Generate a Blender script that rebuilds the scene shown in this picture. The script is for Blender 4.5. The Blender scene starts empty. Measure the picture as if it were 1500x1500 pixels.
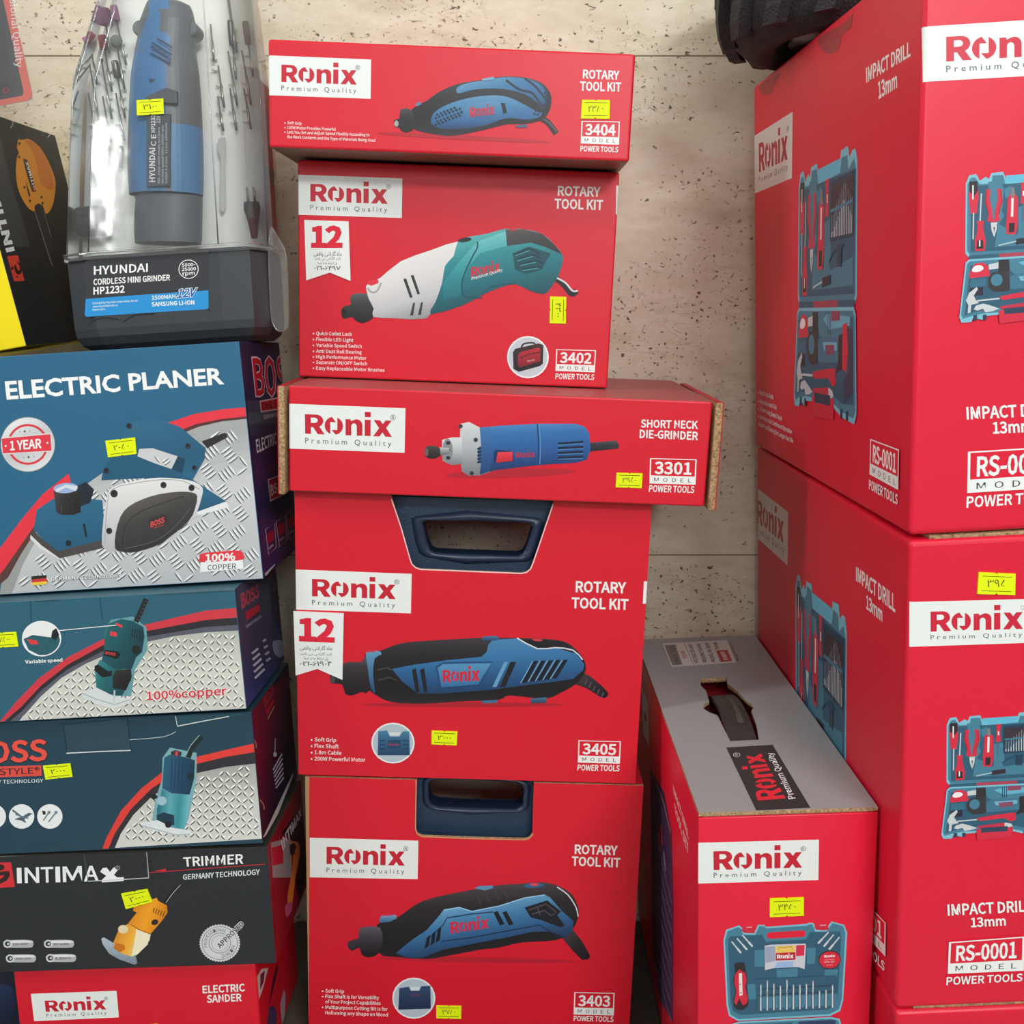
import bpy, bmesh, math, os, random
from mathutils import Vector, Matrix
from mathutils.geometry import tessellate_polygon

random.seed(7)
scene = bpy.context.scene
COL = scene.collection
CAM_Z = 1.0                                  # eye height above the shop floor
PITCH = math.radians(12.0)

# ------------------------------------------------------------------ camera
cam_data = bpy.data.cameras.new('camera')
cam_data.lens = 36.0
cam_data.sensor_width = 36.0
cam_data.clip_start = 0.02
cam = bpy.data.objects.new('camera', cam_data)
cam.location = (0, 0, CAM_Z)
cam.rotation_euler = (math.radians(90) - PITCH, 0, 0)
COL.objects.link(cam)
scene.camera = cam

# ------------------------------------------------------------------ world, lights, exposure
scene.view_settings.view_transform = 'Standard'
scene.view_settings.look = 'None'
scene.view_settings.gamma = 1.0
scene.view_settings.use_curve_mapping = False
scene.view_settings.exposure = -0.08
world = bpy.data.worlds.new('shop_interior')
scene.world = world
world.use_nodes = True
bgn = world.node_tree.nodes['Background']
bgn.inputs[0].default_value = (0.9, 0.95, 1.0, 1)
bgn.inputs[1].default_value = 0.25


def area(name, loc, target, sx, sy, watts, color=(0.965, 1.0, 1.0)):
    d = bpy.data.lights.new(name, 'AREA')
    d.shape = 'RECTANGLE'
    d.size, d.size_y = sx, sy
    d.energy = watts
    d.color = color
    o = bpy.data.objects.new(name, d)
    o.location = loc
    o.rotation_euler = (Vector(target) - Vector(loc)).to_track_quat('-Z', 'Y').to_euler()
    COL.objects.link(o)
    return o


def ceiling_tube(name, x0, y0, x1, y1, width, watts, z=2.66):
    """long tube on the ceiling, shining down"""
    d = bpy.data.lights.new(name, 'AREA')
    d.shape = 'RECTANGLE'
    d.size, d.size_y = math.hypot(x1 - x0, y1 - y0), width
    d.energy = watts
    d.color = (0.985, 1.0, 0.99)
    o = bpy.data.objects.new(name, d)
    o.location = ((x0 + x1) / 2, (y0 + y1) / 2, z)
    o.rotation_euler = (0, 0, math.atan2(y1 - y0, x1 - x0))
    COL.objects.link(o)
    return o


area('ceiling_tube_behind_right', (1.0, -1.9, 2.35), (0.1, 1.1, 0.95), 0.9, 0.3, 50)
area('fill_behind_middle', (0.22, -2.5, 1.85), (0.1, 1.1, 0.6), 1.2, 0.5, 20)  # soft fill added behind the camera to lighten the gaps between the stacks
area('ceiling_tube_over_aisle', (0.2, -0.5, 2.64), (0.05, 1.0, 0.7), 1.2, 0.3, 8)
area('fill_left', (-1.75, 0.3, 2.3), (0.2, 1.1, 0.7), 0.3, 1.3, 22)  # added fill from the left, brightens the right stack's sides and the wall
ceiling_tube('ceiling_tube_down_the_shop', -4.05, -8.1, -2.93, -5.3, 0.13, 60)
ceiling_tube('ceiling_tube_shop_corner', -3.02, -5.35, -2.55, -4.35, 0.13, 22)

# ------------------------------------------------------------------ materials
GAIN = 1.10


def lin(c):
    out = []
    for v in c:
        v = v / 255.0
        v = v / 12.92 if v <= 0.04045 else ((v + 0.055) / 1.055) ** 2.4
        out.append(min(0.92, v * GAIN))
    return tuple(out)


def new_mat(name):
    m = bpy.data.materials.new(name)
    m.use_nodes = True
    nt = m.node_tree
    b = nt.nodes['Principled BSDF']
    return m, nt, b


def plain(name, col, rough=0.5, metal=0.0, spec=0.5, bump=0.0, bscale=300.0, coat=0.0):
    m, nt, b = new_mat(name)
    b.inputs['Base Color'].default_value = (*lin(col), 1)
    b.inputs['Roughness'].default_value = rough
    b.inputs['Metallic'].default_value = metal
    b.inputs['Specular IOR Level'].default_value = spec
    b.inputs['Coat Weight'].default_value = coat
    if bump:
        tc = nt.nodes.new('ShaderNodeTexCoord')
        n = nt.nodes.new('ShaderNodeTexNoise')
        n.inputs['Scale'].default_value = bscale
        n.inputs['Detail'].default_value = 4
        bp = nt.nodes.new('ShaderNodeBump')
        bp.inputs['Strength'].default_value = bump
        bp.inputs['Distance'].default_value = 0.002
        nt.links.new(tc.outputs['Object'], n.inputs['Vector'])
        nt.links.new(n.outputs['Fac'], bp.inputs['Height'])
        nt.links.new(bp.outputs['Normal'], b.inputs['Normal'])
    return m


def ink_material(name, rough, spec=0.5, wav=0.12):
    """printed surface: the ink colour of every printed shape comes from the mesh attribute Ink"""
    m, nt, b = new_mat(name)
    at = nt.nodes.new('ShaderNodeAttribute')
    at.attribute_name = 'Ink'
    nt.links.new(at.outputs['Color'], b.inputs['Base Color'])
    b.inputs['Roughness'].default_value = rough
    b.inputs['Specular IOR Level'].default_value = spec
    tc = nt.nodes.new('ShaderNodeTexCoord')
    n = nt.nodes.new('ShaderNodeTexNoise')
    n.inputs['Scale'].default_value = 14
    n.inputs['Detail'].default_value = 3
    bp = nt.nodes.new('ShaderNodeBump')
    bp.inputs['Strength'].default_value = wav
    bp.inputs['Distance'].default_value = 0.004
    nt.links.new(tc.outputs['Object'], n.inputs['Vector'])
    nt.links.new(n.outputs['Fac'], bp.inputs['Height'])
    nt.links.new(bp.outputs['Normal'], b.inputs['Normal'])
    return m


PRINT = ink_material('laminated_printed_card', 0.42)
PAPER = ink_material('paper_sticker', 0.6, 0.3, 0.05)
PLASTIC_INK = ink_material('moulded_coloured_plastic', 0.42, 0.5, 0.0)


def kraft_material():
    m, nt, b = new_mat('corrugated_kraft_board')
    tc = nt.nodes.new('ShaderNodeTexCoord')
    n = nt.nodes.new('ShaderNodeTexNoise')
    n.inputs['Scale'].default_value = 420
    n.inputs['Detail'].default_value = 5
    r = nt.nodes.new('ShaderNodeValToRGB')
    r.color_ramp.elements[0].color = (*lin((120, 92, 62)), 1)
    r.color_ramp.elements[0].position = 0.3
    r.color_ramp.elements[1].color = (*lin((196, 165, 124)), 1)
    r.color_ramp.elements[1].position = 0.7
    nt.links.new(tc.outputs['Object'], n.inputs['Vector'])
    nt.links.new(n.outputs['Fac'], r.inputs['Fac'])
    nt.links.new(r.outputs['Color'], b.inputs['Base Color'])
    b.inputs['Roughness'].default_value = 0.85
    return m


KRAFT = kraft_material()


def travertine_material():
    m, nt, b = new_mat('pitted_travertine')
    N, L = nt.nodes.new, nt.links.new
    tc = N('ShaderNodeTexCoord')

    def mapping(sc, rot=0.0):
        mp = N('ShaderNodeMapping')
        mp.inputs['Scale'].default_value = sc
        mp.inputs['Rotation'].default_value = (0, rot, 0)
        L(tc.outputs['Object'], mp.inputs['Vector'])
        return mp

    def noise(sc, scale, detail=6, rough=0.6, dist=0.0, rot=0.0):
        n = N('ShaderNodeTexNoise')
        n.inputs['Scale'].default_value = scale
        n.inputs['Detail'].default_value = detail
        n.inputs['Roughness'].default_value = rough
        n.inputs['Distortion'].default_value = dist
        L(mapping(sc, rot).outputs['Vector'], n.inputs['Vector'])
        return n

    def ramp(src, stops):
        r = N('ShaderNodeValToRGB')
        e = r.color_ramp.elements
        e[0].position, e[0].color = stops[0][0], stops[0][1]
        e[1].position, e[1].color = stops[-1][0], stops[-1][1]
        for p, c in stops[1:-1]:
            x = e.new(p)
            x.color = c
        L(src, r.inputs['Fac'])
        return r

    def mix(fac, a, bcol, mode='MIX'):
        mx = N('ShaderNodeMix')
        mx.data_type = 'RGBA'
        mx.blend_type = mode
        if isinstance(fac, float):
            mx.inputs['Factor'].default_value = fac
        else:
            L(fac, mx.inputs['Factor'])
        for sock, v in (('A', a), ('B', bcol)):
            s = [i for i in mx.inputs if i.name == sock and i.type == 'RGBA'][0]
            if isinstance(v, tuple):
                s.default_value = v
            else:
                L(v, s)
        return [o for o in mx.outputs if o.type == 'RGBA'][0]
    c = lambda *v: (*lin(v), 1)
    bands = noise((1.0, 1.0, 3.4), 4.0, 8, 0.62, 0.35, 0.05)
    base = ramp(bands.outputs['Fac'], [(0.30, c(188, 177, 155)), (0.46, c(212, 205, 184)), (0.56, c(220, 214, 195)), (0.72, c(198, 188, 166))])
    fine = noise((1.0, 1.0, 2.2), 28.0, 6, 0.65, 0.6)
    finer = ramp(fine.outputs['Fac'], [(0.35, c(216, 208, 192)), (0.65, c(255, 255, 255))])
    col = mix(0.45, base.outputs['Color'], finer.outputs['Color'], 'MULTIPLY')
    # pits: irregular little holes, gathered in bands
    gate = noise((1.0, 1.0, 3.0), 6.0, 3, 0.5)
    gater = ramp(gate.outputs['Fac'], [(0.44, (0, 0, 0, 1)), (0.56, (1, 1, 1, 1))])
    pit1 = noise((1.0, 1.0, 1.5), 85.0, 3, 0.55, 0.8)
    p1 = ramp(pit1.outputs['Fac'], [(0.69, (0, 0, 0, 1)), (0.735, (1, 1, 1, 1))])
    pit2 = noise((1.0, 1.0, 1.3), 170.0, 2, 0.5, 0.3)
    p2 = ramp(pit2.outputs['Fac'], [(0.645, (0, 0, 0, 1)), (0.72, (1, 1, 1, 1))])
    pg = mix(1.0, p2.outputs['Color'], gater.outputs['Color'], 'MULTIPLY')
    pits = mix(1.0, p1.outputs['Color'], pg, 'LIGHTEN')
    col = mix(pits, col, c(104, 88, 68))
    # cracks: thin wandering lines
    ck = noise((1.0, 1.0, 2.6), 9.0, 5, 0.6, 1.2)
    ckr = ramp(ck.outputs['Fac'], [(0.492, (0, 0, 0, 1)), (0.498, (0.6, 0.6, 0.6, 1)), (0.504, (0, 0, 0, 1))])
    ckg = mix(1.0, ckr.outputs['Color'], gater.outputs['Color'], 'MULTIPLY')
    col = mix(ckg, col, c(120, 100, 78))
    L(col, b.inputs['Base Color'])
    b.inputs['Roughness'].default_value = 0.55
    b.inputs['Specular IOR Level'].default_value = 0.3
    bp = N('ShaderNodeBump')
    bp.inputs['Strength'].default_value = 0.6
    bp.inputs['Distance'].default_value = 0.003
    bp.invert = True
    L(pits, bp.inputs['Height'])
    L(bp.outputs['Normal'], b.inputs['Normal'])
    return m


TRAV = travertine_material()
MORTAR = plain('grey_mortar', (128, 112, 92), 0.9)
PLASTER = plain('white_plaster', (225, 225, 220), 0.8, bump=0.15)
FLOORTILE = plain('grey_floor_tile', (150, 146, 140), 0.35)
BLACK_PLASTIC = plain('black_moulded_plastic', (52, 55, 60), 0.42, bump=0.05, bscale=900)
NAVY_PLASTIC = plain('navy_case_plastic', (36, 56, 80), 0.42, bump=0.35, bscale=700)
NAVY_SMOOTH = plain('navy_smooth_plastic', (32, 46, 70), 0.38)
STEEL = plain('brushed_steel', (175, 176, 172), 0.3, 0.9)
DARK_STEEL = plain('dark_steel', (110, 110, 108), 0.35, 0.85)
PINK_STONE = plain('pink_grinding_stone', (172, 112, 150), 0.9, bump=0.4, bscale=1500)
GREEN_STONE = plain('grey_grinding_stone', (120, 128, 118), 0.9, bump=0.4, bscale=1500)
TRAY_WHITE = plain('cream_vacuum_formed_tray', (242, 242, 230), 0.45)
RUBBER = plain('black_tyre_rubber', (42, 42, 46), 0.7, bump=0.9, bscale=420)
STRAP_BLACK = plain('black_strap_plastic', (54, 50, 48), 0.45, bump=0.2, bscale=500)
DARK_RED = plain('dark_red_plastic', (150, 28, 40), 0.5)
PLANK = plain('brown_painted_plinth', (78, 68, 60), 0.7)


def clear_material():
    """thin clear plastic sheet: mostly see-through, mirror-like at the surface"""
    m = bpy.data.materials.new('clear_plastic_sheet')
    m.use_nodes = True
    nt = m.node_tree
    nt.nodes.clear()
    out = nt.nodes.new('ShaderNodeOutputMaterial')
    tr = nt.nodes.new('ShaderNodeBsdfTransparent')
    tr.inputs[0].default_value = (0.985, 0.99, 0.985, 1)
    gl = nt.nodes.new('ShaderNodeBsdfGlossy')
    gl.inputs['Roughness'].default_value = 0.06
    gl.inputs['Color'].default_value = (1, 1, 1, 1)
    lw = nt.nodes.new('ShaderNodeFresnel')
    lw.inputs['IOR'].default_value = 1.5
    mx = nt.nodes.new('ShaderNodeMixShader')
    tc = nt.nodes.new('ShaderNodeTexCoord')
    n = nt.nodes.new('ShaderNodeTexNoise')
    n.inputs['Scale'].default_value = 22
    bp = nt.nodes.new('ShaderNodeBump')
    bp.inputs['Strength'].default_value = 0.08
    bp.inputs['Distance'].default_value = 0.004
    nt.links.new(tc.outputs['Object'], n.inputs['Vector'])
    nt.links.new(n.outputs['Fac'], bp.inputs['Height'])
    nt.links.new(bp.outputs['Normal'], gl.inputs['Normal'])
    nt.links.new(lw.outputs[0], mx.inputs[0])
    nt.links.new(tr.outputs[0], mx.inputs[1])
    nt.links.new(gl.outputs[0], mx.inputs[2])
    df = nt.nodes.new('ShaderNodeBsdfDiffuse')
    df.inputs['Color'].default_value = (0.85, 0.87, 0.87, 1)
    hz = nt.nodes.new('ShaderNodeMixShader')
    hz.inputs[0].default_value = 0.055            # fine scratches scatter a little light
    nt.links.new(mx.outputs[0], hz.inputs[1])
    nt.links.new(df.outputs[0], hz.inputs[2])
    nt.links.new(hz.outputs[0], out.inputs['Surface'])
    return m


CLEAR = clear_material()

# ------------------------------------------------------------------ mesh helpers


class MB:
    """collects polygons with a colour and a material index, then links ONE mesh object"""

    def __init__(self):
        self.v, self.f, self.c, self.m, self.s = [], [], [], [], []

    def add(self, verts, faces, col=(200, 200, 200), mat=0, smooth=False):
        b = len(self.v)
        self.v += [tuple(p) for p in verts]
        for f in faces:
            self.f.append([b + i for i in f])
            self.c.append(col)
            self.m.append(mat)
            self.s.append(smooth)

    def box(self, x0, y0, z0, x1, y1, z1, col=(200, 200, 200), mat=0, r=0.0, seg=3):
        bm = bmesh.new()
        bmesh.ops.create_cube(bm, size=1.0)
        for v in bm.verts:
            v.co = Vector((x0 + (v.co.x + .5) * (x1 - x0), y0 + (v.co.y + .5) * (y1 - y0), z0 + (v.co.z + .5) * (z1 - z0)))
        if r > 0:
            bmesh.ops.bevel(bm, geom=list(bm.edges), offset=r, segments=seg, profile=0.5, affect='EDGES')
        self.bm(bm, col, mat, r > 0)

    def bm(self, bm, col, mat=0, smooth=False):
        bm.verts.index_update()
        self.add([v.co.copy() for v in bm.verts], [[v.index for v in f.verts] for f in bm.faces], col, mat, smooth)
        bm.free()

    def plate(self, outline, holes, to3, t0, t1, col, mat=0, side_mat=None, side_col=None):
        """extrude a 2-D outline with holes; to3(u, v, t) places it"""
        loops = [outline] + list(holes)
        tris = tessellate_polygon([[Vector((p[0], p[1], 0)) for p in l] for l in loops])
        flat = [p for l in loops for p in l]
        sm = mat if side_mat is None else side_mat
        sc = col if side_col is None else side_col
        self.add([to3(u, v, t0) for u, v in flat], [list(t) for t in tris], col, mat)
        self.add([to3(u, v, t1) for u, v in flat], [list(t) for t in tris], col, mat)
        for l in loops:
            n = len(l)
            self.add([to3(u, v, t0) for u, v in l] + [to3(u, v, t1) for u, v in l],
                     [[i, (i + 1) % n, n + (i + 1) % n, n + i] for i in range(n)], sc, sm)

    def tube(self, pts, radii, col=(60, 60, 60), mat=0, n=10, cap=True):
        pts = [Vector(p) for p in pts]
        if not isinstance(radii, (list, tuple)):
            radii = [radii] * len(pts)
        rings = []
        ref = None
        for i, p in enumerate(pts):
            a = pts[max(i - 1, 0)]
            b = pts[min(i + 1, len(pts) - 1)]
            d = (b - a).normalized()
            if ref is None:
                ref = d.orthogonal().normalized()
            u = (ref - d * ref.dot(d)).normalized()
            ref = u
            w = d.cross(u)
            rings.append([p + (u * math.cos(2 * math.pi * k / n) + w * math.sin(2 * math.pi * k / n)) * radii[i] for k in range(n)])
        vs = [q for r in rings for q in r]
        fs = []
        for i in range(len(pts) - 1):
            for k in range(n):
                fs.append([i * n + k, i * n + (k + 1) % n, (i + 1) * n + (k + 1) % n, (i + 1) * n + k])
        if cap:
            fs.append(list(range(n))[::-1])
            fs.append([(len(pts) - 1) * n + k for k in range(n)])
        self.add(vs, fs, col, mat, True)

    def build(self, name, mats, parent=None, normals=True):
        me = bpy.data.meshes.new(name)
        me.from_pydata(self.v, [], self.f)
        if not isinstance(mats, (list, tuple)):
            mats = [mats]
        for m in mats:
            me.materials.append(m)
        me.polygons.foreach_set('material_index', self.m)
        me.polygons.foreach_set('use_smooth', self.s)
        at = me.color_attributes.new('Ink', 'FLOAT_COLOR', 'CORNER')
        cache = {}
        buf = []
        for f, c in zip(self.f, self.c):
            if c not in cache:
                cache[c] = (*lin(c), 1.0)
            buf += list(cache[c]) * len(f)
        at.data.foreach_set('color', buf)
        me.update()
        o = bpy.data.objects.new(name, me)
        COL.objects.link(o)
        if parent is not None:
            o.parent = parent
        return o


def tag(o, label, cat, group=None):
    o['label'] = label
    o['category'] = cat
    if group:
        o['group'] = group
    return o


def thing(name, label, cat, mat, group=None):
    o = bpy.data.objects.new(name, None)
    o.empty_display_size = 0.05
    COL.objects.link(o)
    o.matrix_world = mat
    return tag(o, label, cat, group)


def struct(o):
    o['kind'] = 'structure'
    return o


def pose(X, Y, Z, roll=0.0, yaw=0.0, pitch=0.0):
    return (Matrix.Translation((X, Y, Z + CAM_Z)) @ Matrix.Rotation(math.radians(yaw), 4, 'Z')
            @ Matrix.Rotation(math.radians(roll), 4, 'Y') @ Matrix.Rotation(math.radians(pitch), 4, 'X'))


CAM_O = Vector((0, 0, CAM_Z))


def ray(px, py):
    """direction from the photographer's eye through a point measured on the photograph"""
    a, b = (px - 750.0) / 1500.0, (750.0 - py) / 1500.0
    cp, sp = math.cos(PITCH), math.sin(PITCH)
    return Vector((a, cp + b * sp, -sp + b * cp))


# ------------------------------------------------------------------ printing
_txt = {}


FONT = None
_fp = os.path.join(bpy.utils.system_resource('DATAFILES', path='fonts') or '', 'Noto Sans CJK Regular.woff2')
if os.path.exists(_fp):                       # the interface typeface that ships inside Blender; its built-in one otherwise
    try:
        FONT = bpy.data.fonts.load(_fp)
    except RuntimeError:
        FONT = None


def text_mesh(s, bold, builtin=False):
    k = (s, bold, builtin)
    if k not in _txt:
        c = bpy.data.curves.new('lettering', 'FONT')
        c.body = s
        c.resolution_u = 2
        c.offset = bold
        if FONT is not None and not builtin:
            c.font = FONT
        o = bpy.data.objects.new('lettering', c)
        COL.objects.link(o)
        bpy.context.view_layer.update()
        dg = bpy.context.evaluated_depsgraph_get()
        e = o.evaluated_get(dg)
        m = e.to_mesh()
        vs = [(v.co.x, v.co.y) for v in m.vertices]
        fs = [list(p.vertices) for p in m.polygons]
        e.to_mesh_clear()
        bpy.data.objects.remove(o)
        bpy.data.curves.remove(c)
        _txt[k] = (vs, fs)
    return _txt[k]


def smooth_loop(pts, n=5, closed=True):
    out = []
    m = len(pts)
    rng = range(m) if closed else range(m - 1)
    for i in rng:
        g = (lambda k: pts[k % m]) if closed else (lambda k: pts[max(0, min(m - 1, k))])
        p0, p1, p2, p3 = g(i - 1), g(i), g(i + 1), g(i + 2)
        for k in range(n):
            t = k / n
            q = []
            for a in range(2):
                q.append(0.5 * (2 * p1[a] + (p2[a] - p0[a]) * t + (2 * p0[a] - 5 * p1[a] + 4 * p2[a] - p3[a]) * t * t
                                + (3 * p1[a] - p0[a] - 3 * p2[a] + p3[a]) * t ** 3))
            out.append(tuple(q))
    if not closed:
        out.append(pts[-1])
    return out


def clip(poly, a, b, c):
    """keep the side a*x + b*y >= c"""
    out = []
    n = len(poly)
    for i in range(n):
        p, q = poly[i], poly[(i + 1) % n]
        dp, dq = a * p[0] + b * p[1] - c, a * q[0] + b * q[1] - c
        if dp >= 0:
            out.append(p)
        if (dp >= 0) != (dq >= 0):
            t = dp / (dp - dq)
            out.append((p[0] + (q[0] - p[0]) * t, p[1] + (q[1] - p[1]) * t))
    return out


def inside(pt, poly):
    x, y = pt
    r = False
    n = len(poly)
    j = n - 1
    for i in range(n):
        xi, yi = poly[i]
        xj, yj = poly[j]
        if (yi > y) != (yj > y) and x < (xj - xi) * (y - yi) / (yj - yi + 1e-12) + xi:
            r = not r
        j = i
    return r


def mixc(a, b, t):
    return tuple(int(round(a[i] + (b[i] - a[i]) * t)) for i in range(3))


WHITE = (232, 234, 232)
STEP = 0.000009
CAPS = {}


def cap_height(builtin):
    if builtin not in CAPS:
        CAPS[builtin] = max(v[1] for v in text_mesh('H', 0.0, builtin)[0])
    return CAPS[builtin]


class Face:
    """one flat face of a box: front (y=0), left (x=0), right (x=w) or top (z=h), in the box's own frame"""

    def __init__(self, mat, w, d, h, side, r=0.0):
        self.M, self.w, self.d, self.h, self.side, self.r = mat, w, d, h, side, r
        self.inv = mat.inverted()
        self.k = 2
        self.mb = None
        o = self.inv @ CAM_O
        self.o = o

    def px(self, x, y):
        d = self.inv.to_3x3() @ ray(x, y)
        o = self.o
        if self.side == 'front':
            t = (0 - o.y) / d.y
            p = o + d * t
            return (p.x, p.z)
        if self.side == 'top':
            t = (self.h - o.z) / d.z
            p = o + d * t
            return (p.x, p.y)
        xp = 0.0 if self.side == 'left' else self.w
        t = (xp - o.x) / d.x
        p = o + d * t
        return (p.y, p.z)

    def dims(self):
        return {'front': (self.w, self.h), 'top': (self.w, self.d)}.get(self.side, (self.d, self.h))

    def at(self, u, v, off, wrap=False):
        W, H = self.dims()
        r = self.r
        m = 0.0 if wrap else r * 0.9
        u = max(m, min(W - m, u))
        v = max(m, min(H - m, v))
        dep = 0.0
        if r > 0 and wrap:
            for a, L in ((u, W), (v, H)):
                e = min(a, L - a)
                if e < r:
                    dep = max(dep, r - math.sqrt(max(0.0, r * r - (r - e) ** 2)))
        off = off - dep
        if self.side == 'front':
            return (u, -off, v)
        if self.side == 'top':
            return (u, v, self.h + off)
        if self.side == 'left':
            return (-off, u, v)
        return (self.w + off, u, v)


class Pen:
    """draws printed shapes on a Face; coordinates are read off an enlarged crop (origin, scale) of the photograph"""

    def __init__(self, face, mb, ox=0, oy=0, s=1.0, quad=None):
        self.f, self.mb, self.ox, self.oy, self.s = face, mb, ox, oy, s
        self.q = None
        if quad:
            self.q = [face.px(ox + x / s, oy + y / s) for x, y in quad]

    def sub(self, tl, tr, br, bl):
        return Pen(self.f, self.mb, self.ox, self.oy, self.s, (tl, tr, br, bl))

    def uv(self, x, y):
        if self.q:
            a, b = x / 100.0, y / 100.0
            tl, tr, br, bl = self.q
            return tuple(tl[i] * (1 - a) * (1 - b) + tr[i] * a * (1 - b) + br[i] * a * b + bl[i] * (1 - a) * b for i in range(2))
        return self.f.px(self.ox + x / self.s, self.oy + y / self.s)

    def _raw(self, uvs, faces, col):
        off = self.f.k * STEP
        self.f.k += 1
        self.mb.add([self.f.at(u, v, off) for u, v in uvs], faces, col)

    def _fill(self, loops, col, bump=True):
        off = self.f.k * STEP
        if bump:
            self.f.k += 1
        tris = tessellate_polygon([[Vector((p[0], p[1], 0)) for p in l] for l in loops])
        flat = [p for l in loops for p in l]
        self.mb.add([self.f.at(u, v, off) for u, v in flat], [list(t) for t in tris], col)

    def poly(self, pts, col, smooth=0, holes=()):
        if smooth:
            pts = smooth_loop(pts, smooth)
        self._fill([[self.uv(*p) for p in pts]] + [[self.uv(*p) for p in h] for h in holes], col)

    def wrap(self, pts, col):
        """a big panel that may run round the rounded edges of the carton"""
        P = [self.uv(*p) for p in pts]
        r = self.f.r
        W, H = self.f.dims()
        if r <= 0:
            return self._fill([P], col)
        cu = [-1.0] + [r * t for t in (0.06, 0.2, 0.4, 0.7, 1.0)] + [W - r * t for t in (1.0, 0.7, 0.4, 0.2, 0.06)] + [W + 1]
        off = self.f.k * STEP + 0.00008
        self.f.k += 9
        for a, b in zip(cu, cu[1:]):
            q = clip(clip(P, 1, 0, a), -1, 0, -b)
            if len(q) > 2:
                self.mb.add([self.f.at(u, v, off, True) for u, v in q], [list(range(len(q)))], col)

    def shade(self, pts, stops, ang=90, smooth=0):
        """printed tonal ramp: list of (position 0..1, colour) along an angle (degrees, photo axes)"""
        if smooth:
            pts = smooth_loop(pts, smooth)
        ca, sa = math.cos(math.radians(ang)), math.sin(math.radians(ang))
        pr = [p[0] * ca + p[1] * sa for p in pts]
        lo, hi = min(pr), max(pr)
        n = 20
        tris = tessellate_polygon([[Vector((e[0], e[1], 0)) for e in pts]])
        off = self.f.k * STEP
        for i in range(n):
            a, b = lo + (hi - lo) * i / n, lo + (hi - lo) * (i + 1) / n
            t = (i + .5) / n
            c = stops[-1][1]
            for (p0, c0), (p1, c1) in zip(stops, stops[1:]):
                if p0 <= t <= p1:
                    c = mixc(c0, c1, (t - p0) / (p1 - p0 + 1e-9))
                    break
            for tri in tris:
                q = clip(clip([pts[k] for k in tri], ca, sa, a), -ca, -sa, -b)
                if len(q) > 2:
                    self.mb.add([self.f.at(*self.uv(*e), off) for e in q], [list(range(len(q)))], c)
        self.f.k += 1

    def line(self, pts, w, col, smooth=0, closed=False):
        if smooth:
            pts = smooth_loop(pts, smooth, closed)
        n = len(pts)
        L, R = [], []
        for i in range(n):
            a = pts[i - 1] if (i or closed) else pts[0]
            b = pts[(i + 1) % n] if (i < n - 1 or closed) else pts[-1]
            dx, dy = b[0] - a[0], b[1] - a[1]
            l = math.hypot(dx, dy) or 1
            nx, ny = -dy / l * w / 2, dx / l * w / 2
            L.append((pts[i][0] + nx, pts[i][1] + ny))
            R.append((pts[i][0] - nx, pts[i][1] - ny))
        m = n if closed else n - 1
        self._raw([self.uv(*p) for p in L + R], [[i, (i + 1) % n, n + (i + 1) % n, n + i] for i in range(m)], col)

    def ell(self, cx, cy, rx, ry, col, rot=0, n=24, ring=0.0):
        c, s = math.cos(math.radians(rot)), math.sin(math.radians(rot))

        def loop(k):
            return [(cx + (rx * k * math.cos(2 * math.pi * i / n)) * c - (ry * k * math.sin(2 * math.pi * i / n)) * s,
                     cy + (rx * k * math.cos(2 * math.pi * i / n)) * s + (ry * k * math.sin(2 * math.pi * i / n)) * c) for i in range(n)]
        if ring:
            self.poly(loop(1), col, holes=[loop(1 - ring)])
        else:
            self.poly(loop(1), col)

    def tq(self, s, tl, tr, br, bl, col=WHITE, bold=0.02, builtin=False):
        """text whose capital-height box fills a quad"""
        builtin = builtin or FONT is None or s == '®' or any(ord(q) > 0x500 for q in s)
        vs, fs = text_mesh(s, bold if builtin else bold * 0.31, builtin)
        ch = cap_height(builtin)
        grow_ = bold if builtin else bold * 0.31
        if not vs:
            return
        x0, x1 = min(v[0] for v in vs), max(v[0] for v in vs)
        Q = [self.uv(*p) for p in (tl, tr, br, bl)]
        out = []
        for x, y in vs:
            a, b = (x - x0) / (x1 - x0), 1 - (y + grow_) / (ch + 2 * grow_)
            out.append(tuple(Q[0][i] * (1 - a) * (1 - b) + Q[1][i] * a * (1 - b) + Q[2][i] * a * b + Q[3][i] * (1 - a) * b for i in range(2)))
        self._raw(out, fs, col)

    def tx(self, s, x0, y0, x1, y1, cap, col=WHITE, bold=0.02, lean=0.0):
        """text on a baseline (x0, y0)-(x1, y1) with capital height cap"""
        l = math.hypot(x1 - x0, y1 - y0)
        ux, uy = (y1 - y0) / l * cap + lean * cap, -(x1 - x0) / l * cap
        self.tq(s, (x0 + ux, y0 + uy), (x1 + ux, y1 + uy), (x1, y1), (x0, y0), col, bold)


# ---- the power-tool logo, drawn as shapes in a 100 x 100 box (baseline 100, cap line 0)
def arc(cx, cy, rx, ry, a0, a1, n=10):
    return [(cx + rx * math.cos(math.radians(a0 + (a1 - a0) * i / n)), cy + ry * math.sin(math.radians(a0 + (a1 - a0) * i / n))) for i in range(n + 1)]


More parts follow.
